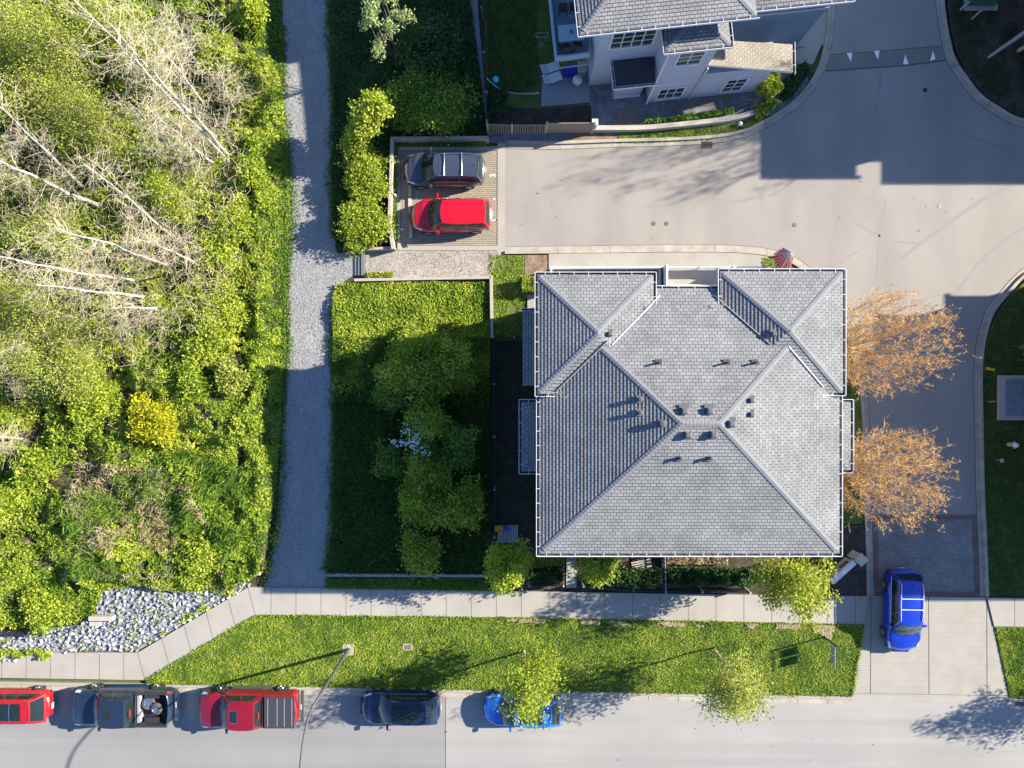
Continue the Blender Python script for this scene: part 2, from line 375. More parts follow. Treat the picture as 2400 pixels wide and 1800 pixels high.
def poly_pts(poly, n):
    a = np.array(poly); lo = a.min(0); hi = a.max(0); ox = []; oy = []; tot = 0
    A = abs(sum(poly[i][0]*poly[(i+1)%len(poly)][1]-poly[(i+1)%len(poly)][0]*poly[i][1] for i in range(len(poly))))/2
    k = int(n*(hi[0]-lo[0])*(hi[1]-lo[1])/A)+1
    x = lo[0]+(hi[0]-lo[0])*rng.random(k); y = lo[1]+(hi[1]-lo[1])*rng.random(k); m = inpoly(x, y, poly)
    return x[m], y[m]
def crown_pts(lobes, n, clump=.28, per=22, surf=.45, hollow=.35):
    """lobes: (x,y,z,rx,ry,rz); leaves in clumps spread through lobes, denser near the surface"""
    vol = np.array([l[3]*l[4]*l[5] for l in lobes])**.8; pr = vol/vol.sum(); nc = max(8, n//per)
    ci = rng.choice(len(lobes), nc, p=pr); L = np.array(lobes)[ci]
    d = rng.normal(size=(nc,3)); d /= np.linalg.norm(d, axis=1)[:,None]
    r = hollow+(1-hollow)*rng.random(nc)**surf; r *= .74+.52*rng.random(nc)**1.4
    C = L[:,:3]+d*r[:,None]*L[:,3:6]
    q = .5+.5*np.sin(3.1*np.arctan2(d[:,1], d[:,0])+2.3*L[:,2]+L[:,0]*3); C[:,:2] = L[:,:2]+(C[:,:2]-L[:,:2])*(.72+.48*q)[:,None]
    k = rng.integers(0, nc, n); p = C[k]+rng.normal(size=(n,3))*clump*np.array([1,1,.7])
    tint = rng.random(nc)[k]*.55+rng.random(n)*.45
    return p, tint
def limb(mb, p0, p1, r0, r1, bend=.12, seg=5, n=6, m=0):
    p0 = Vector(p0); p1 = Vector(p1); d = p1-p0; L = d.length
    a = d.cross(Vector((random.uniform(-1,1), random.uniform(-1,1), random.uniform(-.5,.5)))); a.normalize()
    pts = []
    for i in range(seg+1):
        t = i/seg; pts.append(p0+d*t+a*math.sin(math.pi*t)*bend*L*random.uniform(.6,1.2)+Vector([random.uniform(-1,1)*L*.012*(0<i<seg) for _ in range(3)]))
    mb.tube(pts, [r0+(r1-r0)*i/seg for i in range(seg+1)], n, m, caps=False); return pts
def tree(name, label, cat, base, lobes, n, mat, size=.13, trunk_r=.09, bark='bark', group=None, clump=.28, up=.35, per=22, limbs=9, aspect=.6, tb=0.0, trunk_top=None, hollow=.35):
    """lobes relative to base"""
    bx, by = base; t = thing(name, label, cat, (bx, by, 0), 0, group)
    mb = MB(); cx = sum(l[0] for l in lobes)/len(lobes); cy = sum(l[1] for l in lobes)/len(lobes); top = max(l[2]+l[5]*.6 for l in lobes)
    tt = Vector((cx*.8, cy*.8, top*.85)) if trunk_top is None else Vector(trunk_top)
    pts = limb(mb, (0,0,0), tt, trunk_r, trunk_r*.25, .03, 7, 8)
    for i in range(limbs):
        l = lobes[i % len(lobes)]; s = pts[random.randint(2, 6)]
        a = random.uniform(0, 6.28); e = Vector((l[0]+math.cos(a)*l[3]*.8, l[1]+math.sin(a)*l[4]*.8, l[2]+random.uniform(-.3,.7)*l[5]))
        q = limb(mb, s, e, trunk_r*.4, trunk_r*.08, .1, 4, 5)
        for j in range(3):
            ss = q[random.randint(1,3)]; limb(mb, ss, ss+Vector([random.uniform(-1,1)*l[3]*.6, random.uniform(-1,1)*l[4]*.6, random.uniform(-.1,.5)*l[5]]), trunk_r*.14, .006, .1, 3, 4)
    mb.build('trunk', M[bark], t, smooth=True)
    p, ti = crown_pts(lobes, n, clump, per, hollow=hollow); p[:,2] = np.maximum(p[:,2], .05)
    cards('crown', p, size, ti+tb, M[mat], t, up=up, aspect=aspect)
    return t

# ================================================================== GROUND SHEETS
def structure(o): o['kind'] = 'structure'; return o
structure(MB().sheet([(-400,-400),(400,-400),(400,400),(-400,400)], -.12).build('ground', M['farland']))
# --- main road (runs past both frame edges)
roadN = lambda x: 1602 + (x/2400)*41        # kerb face line in photo px
road_poly = P2([(-2600, roadN(-2600)), (5000, roadN(5000)), (5000, 2300), (-2600, 2300)])
xs = 1045
structure(MB().sheet(P2([(-2600, roadN(-2600)), (xs, roadN(xs)), (xs+2, 2300), (-2600, 2300)]), 0).build('road', M['road_old']))
structure(MB().sheet(P2([(xs, roadN(xs)), (5000, roadN(5000)), (5000, 2300), (xs+2, 2300)]), 0).build('road', M['road_new']))
mb = MB(); mb.strip(P2([(xs, 1612), (1044,1700), (xs+1, 2000)]), .035, .001, .004)
structure(mb.build('road_seam', M['joint']))
# --- side lane + cross lane (one asphalt sheet)
left_kerb = [(2048,1396),(2046,1300),(2042,1150),(2038,1000),(2033,930),(2022,880),(2004,800),(1980,735),(1945,680),(1905,633),(1858,600),(1800,583),(1720,575),(1600,574),(1450,575),(1300,577),(1183,578)]
top_kerb = [(1183,348),(1300,350),(1450,345),(1570,342),(1680,335),(1745,322),(1799,298),(1845,270),(1881,240),(1910,205),(1932,165),(1947,115),(1955,60),(1958,0),(1960,-120),(1962,-500)]
right_kerb_n = [(2190,-500),(2191,-120),(2193,0),(2198,50),(2207,100),(2220,145),(2246,186),(2280,230),(2322,262),(2400,300),(2600,335),(3400,345)]
right_kerb_s = [(3400,585),(2600,590),(2480,600),(2400,628),(2345,683),(2312,725),(2292,785),(2284,840),(2282,900),(2284,1000),(2287,1150),(2292,1260),(2297,1398)]
LK, TK, RKN, RKS = [spline(P2(k), 4) for k in (left_kerb, top_kerb, right_kerb_n, right_kerb_s)]
lane = LK + TK + RKN + RKS
structure(MB().sheet(lane, 0).build('side_lane', M['asphalt']))
structure(MB().sheet(P2([(2045,1206),(2289,1206),(2297,1398),(2048,1398)]), .006).build('lane_paving', M['paver_dark']))
mb = MB(); mb.sheet(P2([(2276,1206),(2290,1206),(2298,1394),(2284,1394)]), .011); mb.sheet(P2([(2046,1208),(2275,1208),(2275,1217),(2046,1217)]), .011); mb.sheet(P2([(2050,1386),(2284,1386),(2284,1397),(2050,1397)]), .011)
mb.sheet(P2([(2046,1218),(2057,1218),(2060,1385),(2049,1385)]), .011)
structure(mb.build('paving_border', M['paver_red']))
def kerb(line, name='kerb', flat=.26, top=.17, side=1):
    """gutter pan + raised kerb outside an edge line"""
    mb = MB(); mb.strip(line, flat, -.05, .012, side=side*flat/2); mb.strip(line, top, -.05, .13, side=side*(flat+top/2+.001))
    structure(mb.build(name, M['curbc']))
    jb = MB(); acc = 0
    for i in range(len(line)-1):
        a = Vector(line[i]); b = Vector(line[i+1]); L = (b-a).length; d = (b-a).normalized(); nn = Vector((-d.y, d.x))*side
        while acc < L:
            p = a+d*acc; q = p+nn*(flat+top)
            ang = math.atan2(nn.y, nn.x)
            jb.box(((p.x+q.x)/2-nn.x*top/2, (p.y+q.y)/2-nn.y*top/2, .0125), (flat, .018, .006), ang); jb.box((p+nn*(flat+top/2)).to_3d()+Vector((0,0,.131)), (top, .018, .006), ang)
            acc += 3.0
        acc -= L
    mb2 = MB(); mb2.strip(line, .02, .0, .016, side=side*.0); structure(jb.build('kerb_joints', M['joint'])); structure(mb2.build('kerb_joints', M['joint']))
kerb(LK[::-1], side=-1); kerb(TK[::-1], side=-1, flat=.27); kerb(RKN[::-1], side=-1); kerb(RKS[::-1], side=-1)
# main road kerb, broken by the driveway
for a, b in [(-2600, 1995), (2363, 5000)]:
    pts = P2([(a + (b-a)*t/20, roadN(a + (b-a)*t/20)) for t in range(21)])
    mb = MB(); mb.strip(pts, .34, -.05, .008, side=-.17); structure(mb.build('gutter_pan', M['curbc']))
    mb = MB(); mb.strip(pts, .15, -.05, .13, side=.0755); structure(mb.build('kerb', M['concrete']))
mb = MB(); mb.strip(P2([(-200, roadN(-200)), (1995, roadN(1995))]), .022, .008, .014, side=-.015)
for k in range(30):
    x = -20 + k*70
    if x < 1990: mb.strip(P2([(x, roadN(x)+1), (x, roadN(x)+14)]), .02, .008, .013)
structure(mb.build('kerb_joints', M['joint']))
# --- sidewalk
def sidewalk(poly, z=.12, mat='concrete', nm='sidewalk'):
    structure(MB().prism(P2(poly), -.1, z).build(nm, M[mat]))
sidewalk([(-900,1540),(190,1528),(325,1528),(343,1592),(-900,1572)])
sidewalk([(325,1528),(583,1375),(600,1439),(343,1592)])
sidewalk([(583,1375),(1170,1384),(1173,1445),(600,1439)])
sidewalk([(1170,1384),(1617,1391),(2033,1396),(2024,1462),(1800,1457),(1173,1445)], mat='concrete')
sidewalk([(2311,1400),(3300,1415),(3300,1480),(2327,1466)])
jm = MB()
def joint(a, b, z=.121, wd=.022): jm.strip(P2([a, b]), wd, z-.003, z+.003)
def lerp2(a, b, t): return (a[0]+(b[0]-a[0])*t, a[1]+(b[1]-a[1])*t)
for k in range(11):
    x = 10+k*57-230
    if x < 325: joint((x, 1531 if x > 190 else 1538-(x-0)*.05), (x, 1586+x*.015))
joint((325,1528),(343,1592))
for k in range(1, 5): joint(lerp2((325,1528),(583,1375),k/5+.02), lerp2((343,1592),(600,1439),k/5+.02))
joint((583,1375),(600,1439))
xj = 637
while xj < 2020:
    t = (xj-583)/(2033-583); joint((xj, 1375+21*t), (xj, 1438+26*t)); xj += 58.5 if xj < 1200 else 65
for x in (2375, 2440, 2505): joint((x,1402),(x,1467))
structure(jm.build('sidewalk_joints', M['joint']))
# --- driveway apron, ribbed
ap = [(2033,1396),(2311,1400),(2364,1634),(1994,1628)]
structure(MB().prism(P2(ap), -.1, .06).build('driveway_apron', M['concrete_warm']))
structure(MB().prism(P2([(1994,1628.5),(2364,1634.5),(2366,1648),(1993,1642)]), -.1, .02).build('driveway_apron', M['concrete']))
jm = MB(); y = 1402
while y < 1622:
    t = (y-1396)/234; xl = 2033-39*t; xr = 2311+52*t; jm.strip(P2([(xl+2, y), (xr-2, y+3)]), .014, .058, .0645); y += 5.6
structure(jm.build('apron_grooves', plain('groove', (.20,.175,.14), .95)))
jm = MB()
for x0, x1 in [(2040,2039), (2175,2176), (2311,2312)]: jm.strip(P2([(x0,1398),(x1,1626)]), .03, .058, .067)
jm.strip(P2([(2034,1396),(2024,1462),(1996,1627)]), .03, .058, .067); jm.strip(P2([(2311,1400),(2363,1632)]), .03, .058, .067)
jm.strip(P2([(1996,1624),(2362,1629)]), .02, .058, .0675)
structure(jm.build('apron_joints', M['joint']))
# --- parking court
structure(MB().sheet(P2([(936,350),(1166,350),(1166,583),(936,583)]), .0).build('parking_court', M['paver']))
mb = MB()
mb.prism(P2([(1166,334),(1183,334),(1183,598),(1166,598)]), -.05, .02); mb.prism(P2([(934,344),(1166,344),(1166,352),(934,352)]), -.05, .04)
mb.prism(P2([(936,577),(1166,577),(1166,587),(936,587)]), -.05, .04); mb.prism(P2([(930,344),(937,344),(939,587),(932,587)]), -.05, .08)
structure(mb.build('court_edging', M['concrete']))
mb = MB()
for k in range(6): mb.box(W(976+36.5*k, 466, .004), (.09,.09,.004)); mb.box(W(1158,516,.004), (.32,.06,.004))
structure(mb.build('bay_markings', M['paint']))
def text(name, s, loc, size, rot, mat, ext=.004, parent=None):
    cu = bpy.data.curves.new(name, 'FONT'); cu.body = s; cu.size = size; cu.align_x = 'CENTER'; cu.align_y = 'CENTER'; cu.extrude = ext; cu.offset = .012*size
    o = bpy.data.objects.new(name, cu); col.objects.link(o); dg = bpy.context.evaluated_depsgraph_get()
    me = bpy.data.meshes.new_from_object(o.evaluated_get(dg)); bpy.data.objects.remove(o); me.materials.clear(); me.materials.append(mat)
    ob = link(name, me, parent); ob.location = loc; ob.rotation_euler = rot; return ob
structure(text('bay_number', '2', W(1155,411,.006), .42, (0,0,R(90)), M['paint']))
structure(text('bay_number', '1', W(1157,516,.006), .36, (0,0,R(90)), M['paint']))
for i, (x, y) in enumerate([(961,447),(963,541),(961,482),(959,380)]):
    t = tag(MB().prism([(-.09,-.45),(.09,-.45),(.09,.45),(-.09,.45)], 0, .11).build('wheel_stop', M['wall_conc']), ['concrete wheel stop beyond the front of the grey car in bay 2', 'concrete wheel stop at the lower front corner of the red car', 'concrete wheel stop at the upper front corner of the red car', 'concrete wheel stop under the nose of the grey car'][i], 'wheel stop', 'wheel stops in the parking court'); t.location = W(x, y)
# --- gravel pad, steps
structure(MB().prism(P2([(857,588),(1166,588),(1150,652),(857,656)]), -.1, .04).build('gravel_pad', M['gravelpad']))
st = thing('timber_steps', 'dark timber steps between the gravel pad and the crushed stone path', 'steps', W(846,620))
for i, x in enumerate((852, 844, 836)):
    o = MB().box(W(x, 617)+Vector((0,0,.10-.03*i))-W(846,620), (.18, 1.42, .20-.06*i)).build('tread', M['slate_tread'], st)
# --- crushed stone path
pathL = [(655,-400),(660,-50),(663,60),(664,170),(662,260),(672,330),(680,420),(684,520),(676,600),(672,720),(676,800),(668,900),(662,1000),(656,1120),(648,1230),(632,1310),(614,1376)]
pathR = [(766,1378),(765,1345),(778,1250),(781,1120),(783,1000),(782,900),(778,830),(781,740),(790,680),(812,655),(832,640),(832,590),(790,592),(783,520),(778,420),(782,330),(782,240),(776,120),(772,0),(770,-400)]
structure(MB().sheet(spline(P2(pathL), 4)+spline(P2(pathR), 4), 0.0).build('path', M['gravelpath']))
# --- land patches
def land(nm, poly, mat, z0=-.1, z1=.03): return structure(MB().prism(P2(poly), z0, z1).build(nm, M[mat]))
land('lawn', [(343,1593),(600,1440),(1173,1446),(1800,1458),(2024,1463),(1995,1630),(1322,1618),(343,1600)], 'grassbase', z1=.09)
land('lawn', [(2327,1466),(3300,1480),(3300,1655),(2364,1634)], 'grassbase', z1=.09)
land('lawn', [(2318,1396),(2304,1250),(2300,1000),(2301,860),(2311,800),(2330,745),(2360,700),(2412,650),(2500,620),(3300,610),(3300,1412)], 'grassbase', z1=.06)
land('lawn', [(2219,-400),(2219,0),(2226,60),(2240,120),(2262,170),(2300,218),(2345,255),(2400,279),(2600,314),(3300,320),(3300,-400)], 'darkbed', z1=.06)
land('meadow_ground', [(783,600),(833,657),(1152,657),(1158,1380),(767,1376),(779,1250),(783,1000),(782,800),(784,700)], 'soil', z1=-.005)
land('meadow_ground', [(771,-400),(776,0),(784,240),(784,420),(790,590),(857,590),(915,585),(915,330),(1150,325),(1095,-400)], 'soil', z1=-.004)
land('lawn', [(1152,598),(1230,598),(1230,700),(1260,740),(1260,800),(1160,800),(1150,655)], 'grassbase', z1=.03)
land('planting_bed', [(1230,598),(1286,598),(1286,700),(1230,700)], 'mulch', z1=.045)
land('patio', [(1286,594),(1800,590),(1800,700),(1286,700)], 'concrete_warm', z1=.09)
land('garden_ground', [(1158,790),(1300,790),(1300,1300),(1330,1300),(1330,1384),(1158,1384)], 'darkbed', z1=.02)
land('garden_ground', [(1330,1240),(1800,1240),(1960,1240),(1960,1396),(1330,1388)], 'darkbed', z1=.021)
land('planting_bed', [(1900,1230),(2028,1230),(2030,1396),(1900,1396)], 'darkbed', z1=.05)
land('lawn', [(1788,600),(1850,612),(1900,650),(1940,700),(1965,740),(1990,800),(2010,880),(2020,960),(2022,1228),(1788,1228)], 'grassbase', z1=.03)
land('yard_ground', [(1120,-400),(1400,-400),(1400,300),(1143,312)], 'grassbase', z1=.005)
land('garden_ground', [(1380,150),(1800,60),(1905,200),(1860,245),(1780,296),(1660,328),(1450,334),(1143,335),(1143,312),(1380,300)], 'slate', z1=.02)
land('yard_path', [(1700,-300),(1949,-300),(1946,0),(1942,60),(1934,105),(1800,118),(1700,118)], 'concrete', z1=.03)
land('yard_path', [(1855,118),(1928,100),(1905,150),(1860,150)], 'concrete', z1=.028)
land('woodland_ground', [(-1500,-900),(655,-900),(660,-50),(664,60),(664,300),(676,330),(684,520),(672,720),(668,900),(656,1120),(612,1376),(580,1374),(325,1526),(-1500,1545)], 'soil', z1=-.006)

# ================================================================== FOLIAGE COVER (uncountable)
def cover(name, label, poly, n, mat, size, zf, cat='ground cover', tintf=None, up=.55, aspect=.6, jitter=.12, mask=None, droop=None, smin=.6):
    x, y = poly_pts(P2(poly), n)
    if mask is not None: k = mask(x, y); x, y = x[k], y[k]
    z = zf(x, y)+rng.random(len(x))*jitter
    ti = (tintf(x, y) if tintf is not None else fbm(x, y, .8, 5))*.75+rng.random(len(x))*.45-.1
    o = cards(name, np.stack([x,y,z],1), size, ti, M[mat], up=up, aspect=aspect, droop=droop, smin=smin)
    return tag(o, label, cat, kind='stuff')
def woodz(x, y):
    edge = np.clip((-13.0-x)/1.2, 0, 1)          # falls to the path edge
    south = np.clip((y+12.2)/1.2, 0, 1)
    a = fbm(x, y, .45, 3, 3); b = fbm(x, y, 1.5, 8, 2)
    return edge*np.clip(south,.25,1)*(np.clip((a-.30)*2.4, 0, 1.4)*.75+b*.42)
wood = [(-60,-80),(612,-80),(616,60),(662,200),(672,330),(680,470),(664,600),(662,720),(664,900),(652,1120),(622,1330),(600,1350),(560,1372),(500,1385),(420,1382),(330,1366),(250,1380),(225,1440),(180,1462),(0,1472),(-60,1472)]
# bumpy soil under it
gx = np.linspace(-30.5, -12.9, 150); gy = np.linspace(-14, 24, 300); GX, GY = np.meshgrid(gx, gy)
GZ = woodz(GX.ravel(), GY.ravel())-.28; wp = P2(wood)
vs = np.stack([GX.ravel(), GY.ravel(), GZ], 1); nx = len(gx)
idx = np.arange((len(gy)-1)*nx).reshape(-1, nx)[:, :-1].ravel(); cxm = vs[idx,0]; cym = vs[idx,1]
keep = inpoly(cxm, cym, wp); idx = idx[keep]
fs = [(int(i), int(i+1), int(i+1+nx), int(i+nx)) for i in idx]
mb = MB(); mb.v = [tuple(p) for p in vs]; mb.f = fs; mb.mi = [0]*len(fs); mb.uv = [None]*len(fs)
structure(mb.build('bank', M['soil'], smooth=True))
def wtint(x, y): return np.clip(fbm(x, y, .55, 21, 3)*1.1+fbm(x, y, 2.6, 23, 2)*.7-.42, 0, 1)
def patch(seed, lo, sc=.35): return lambda x, y: fbm(x, y, sc, seed, 3) > lo
cover('undergrowth', 'bright green leafy undergrowth covering the wooded bank left of the path', wood, 200000, 'L_ivy', .145, woodz, 'undergrowth', wtint, mask=lambda x, y: fbm(x, y, 1.5, 91, 3) > .34+.05*rng.random(len(x)))
cover('undergrowth', 'yellow green leafy patches in the undergrowth left of the path', wood, 120000, 'L_bright', .14, woodz, 'undergrowth', wtint, mask=lambda x, y: (fbm(x, y, .35, 31, 3) > .47) & (fbm(x, y, 1.5, 91, 3) > .36))
cover('undergrowth', 'fine dull green stems and small leaves in patches of the undergrowth', wood, 90000, 'L_mid', .085, woodz, 'undergrowth', wtint, mask=patch(83, .52, .6), up=.3, aspect=.35, jitter=.3)
cover('dry_grass', 'patches of pale dry straw among the undergrowth', wood, 26000, 'L_dry', .30, woodz, 'dry grass', aspect=.10, mask=patch(44, .60, .5), up=.3, jitter=.3)
cover('dry_grass', 'dry straw between the long green grass above the rock bed', [(180,1080),(440,1090),(520,1250),(540,1345),(200,1345)], 9000, 'L_dry', .34, woodz, 'dry grass', aspect=.10, mask=patch(61, .42, .7), up=.3, jitter=.4)
cover('long_grass', 'long green grass leaning over near the foot of the bank', [(180,1080),(440,1050),(590,1100),(600,1240),(520,1345),(180,1345)], 14000, 'L_mid', .42, woodz, 'grass', aspect=.10, mask=patch(72, .46, .7), up=.2, jitter=.5, droop=(.6,.5,.1))
edgeL = [(600,-60),(662,-60),(664,170),(662,260),(676,330),(684,520),(674,600),(672,720),(672,800),(668,900),(660,1000),(652,1120),(640,1230),(612,1345),(560,1345),(560,1200),(580,1000),(600,600),(600,200)]
cover('verge_grass', 'green weeds and grass along the left edge of the path', edgeL, 34000, 'L_mid', .13, lambda x, y: np.maximum(woodz(x, y)-.15, .02), 'grass', jitter=.22, aspect=.35)
meadowA = [(786,668),(835,660),(1148,662),(1150,1340),(768,1340),(781,1250),(785,1000),(782,830),(782,740)]
mz = lambda x, y: .05+fbm(x, y, .9, 14, 2)*.35
cover('ground_cover', 'green leafy ground cover filling the slope right of the path', meadowA, 90000, 'L_ivy', .125, mz, 'ground cover', lambda x, y: fbm(x, y, .7, 41)*1.1-.08, mask=lambda x, y: (y+rng.random(len(x))*2.5 > 1.2) | (rng.random(len(x)) < .0))
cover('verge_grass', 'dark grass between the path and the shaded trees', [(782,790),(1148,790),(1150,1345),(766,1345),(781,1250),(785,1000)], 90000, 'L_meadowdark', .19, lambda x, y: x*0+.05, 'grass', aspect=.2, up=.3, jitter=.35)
cover('verge_grass', 'strip of weeds between the low wall and the sidewalk', [(765,1352),(1185,1352),(1185,1386),(1160,1383),(767,1377)], 9000, 'L_mid', .12, lambda x, y: x*0+.04, 'grass', jitter=.2)
meadowB = [(776,-60),(782,120),(786,240),(784,420),(792,585),(850,583),(912,570),(912,325),(1143,318),(1095,-60)]
cover('ground_cover', 'dark leafy ground cover between the path and the parking court', meadowB, 42000, 'L_dark', .15, mz, 'ground cover')
# lawns
def lawncover(label, poly, n, mat='L_grass', size=.10, z=.09, **k):
    return cover('grass', label, poly, n, mat, size, lambda x, y: x*0+z, 'grass', lambda x, y: np.clip((fbm(x, y, .9, 77)-.5)*1.5+(fbm(x, y, 3.6, 12)-.5)*1.3+.55, 0, 1), aspect=.28, up=.45, jitter=.06, **k)
lawncover('sunny green lawn strip between the sidewalk and the street', [(352,1591),(600,1443),(1173,1448),(1800,1460),(2022,1466),(1996,1626),(1322,1614),(345,1598)], 95000)
lawncover('sunny lawn at the lower right beside the driveway', [(2331,1469),(2420,1471),(2420,1634),(2365,1632)], 8000)
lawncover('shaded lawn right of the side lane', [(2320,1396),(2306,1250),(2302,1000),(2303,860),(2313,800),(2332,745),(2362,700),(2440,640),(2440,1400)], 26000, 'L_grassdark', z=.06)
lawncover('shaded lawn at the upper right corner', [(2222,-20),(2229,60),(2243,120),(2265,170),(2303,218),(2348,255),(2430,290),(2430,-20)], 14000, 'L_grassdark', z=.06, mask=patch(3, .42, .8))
lawncover('patchy lawn between the court and the house corner', [(1155,600),(1228,600),(1228,690),(1255,705),(1255,790),(1160,790),(1155,655)], 7500, z=.03, mask=patch(5, .38, 1.6))
lawncover('grass beside the house under the copper leaved trees', [(1820,628),(1868,640),(1935,708),(1962,755),(1985,820),(1998,900),(2003,1228),(1850,1228),(1850,640)], 15000, 'L_mid', z=.03)
lawncover('small triangle of lawn beside the red umbrella', [(1787,604),(1812,606),(1846,622),(1870,640),(1787,640)], 1500, z=.09)
lawncover('thin green lawn strip between the curved wall and the lane', [(1450,306),(1600,298),(1705,292),(1760,280),(1800,262),(1795,288),(1740,314),(1660,328),(1560,333),(1450,336)], 7000, z=.03, size=.11)
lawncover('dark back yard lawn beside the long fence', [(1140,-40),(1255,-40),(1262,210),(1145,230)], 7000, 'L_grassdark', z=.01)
# flowers along the path
fp = []
for cx, cy, r, k in [(645,1040,12,30),(640,1260,16,60),(615,1320,14,90),(790,905,12,12),(800,1030,12,14),(790,1235,14,30),(800,1260,12,16),(1085,1300,14,12),(655,870,7,16),(790,1110,8,8),(610,1290,12,30),(700,1340,4,3),(655,340,10,20)]:
    for _ in range(k):
        p = W(cx+random.gauss(0,r)*.7, cy+random.gauss(0,r), .22); fp.append(p)
o = cards('dandelions', np.array([tuple(p) for p in fp]), .08, np.ones(len(fp)), M['L_gold'], up=.9, aspect=1.0); tag(o, 'scattered yellow dandelion flowers along both edges of the path', 'flowers', kind='stuff')
lx, ly = poly_pts(P2([(420,1560),(600,1450),(1000,1455),(1000,1590)]), 130); k = fbm(lx, ly, .8, 9) > .45
o = cards('dandelions', np.stack([lx[k], ly[k], lx[k]*0+.2], 1), .07, lx[k]*0+1, M['L_gold'], up=.9, aspect=1.0); tag(o, 'yellow dandelion flowers dotted in the lawn strip by the street', 'flowers', kind='stuff')

# ================================================================== HOUSES
def clip_band(poly, d, lo, hi):
    """poly: list of 3-D points, d(p) scalar; keep lo<=d<=hi"""
    def half(P, f):
        out = []
        for i in range(len(P)):
            a, b = P[i], P[(i+1) % len(P)]; fa, fb = f(a), f(b)
            if fa >= 0: out.append(a)
            if (fa >= 0) != (fb >= 0): out.append(a+(b-a)*(fa/(fa-fb)))
        return out
    P = half(poly, lambda p: d(p)-lo)
    return half(P, lambda p: hi-d(p)) if len(P) > 2 else []
def shingle_plane(mb, poly, A, B, step=.16, lift=.024, m=0):
    """polygon on a slope whose eave is A->B (counter-clockwise seen from above, slope rises to the left)"""
    poly = [Vector(p) for p in poly]; A = Vector(A); B = Vector(B); u = (B-A).normalized()
    nrm = None
    for i in range(1, len(poly)-1):
        c = (poly[i]-poly[0]).cross(poly[i+1]-poly[0])
        if c.length > 1e-6: nrm = c.normalized()
        if nrm is not None: break
    if nrm.z < 0: nrm = -nrm
    s = nrm.cross(u).normalized()
    if s.z < 0: s = -s
    d = lambda p: (p-A).dot(s); top = max(d(p) for p in poly); k = 0; seed = random.random()*50
    while k*step < top-.01:
        lo, hi = k*step, min((k+1)*step, top); P = clip_band(poly, d, lo, hi+.001)
        if len(P) >= 3:
            Q = [p+nrm*(lift*(1-(d(p)-lo)/step)) for p in P]
            uv = [((p-A).dot(u)+seed, d(p)) for p in P]
            mb.add(Q, [tuple(range(len(Q)))] if (Q[1]-Q[0]).cross(Q[2]-Q[1]).dot(nrm) > 0 else [tuple(range(len(Q)-1,-1,-1))], m, uv)
            low = [p for p in P if abs(d(p)-lo) < .004]
            if len(low) >= 2:
                low.sort(key=lambda p: (p-A).dot(u)); a, b = low[0], low[-1]
                uvs = [((a-A).dot(u)+seed, lo), ((b-A).dot(u)+seed, lo), ((b-A).dot(u)+seed, lo+.01), ((a-A).dot(u)+seed, lo+.01)]
                mb.add([a-nrm*.004, b-nrm*.004, b+nrm*lift, a+nrm*lift], [(0,1,2,3)], m, uvs)
        k += 1
def ridge_caps(mb, a, b, n1, n2, wdt=.13, step=.16, m=0):
    a = Vector(a); b = Vector(b); d = (b-a); L = d.length; d.normalize(); k = int(L/step)
    s1 = n1.cross(d).normalized(); s2 = n2.cross(d).normalized()
    if s1.z > 0: s1 = -s1
    if s2.z > 0: s2 = -s2
    up = (n1+n2).normalized()
    for i in range(k+1):
        p = a+d*(i*step); q = a+d*min(L, (i+1)*step+.03); h0, h1 = .040, .030
        vs = [p+up*h0, q+up*h1, q+s1*wdt+up*h1, p+s1*wdt+up*h0, q+s2*wdt+up*h1, p+s2*wdt+up*h0, p, p+s1*wdt, p+s2*wdt]
        mb.add(vs, [(0,1,2,3), (1,0,5,4), (6,0,3,7), (0,6,8,5)], m)
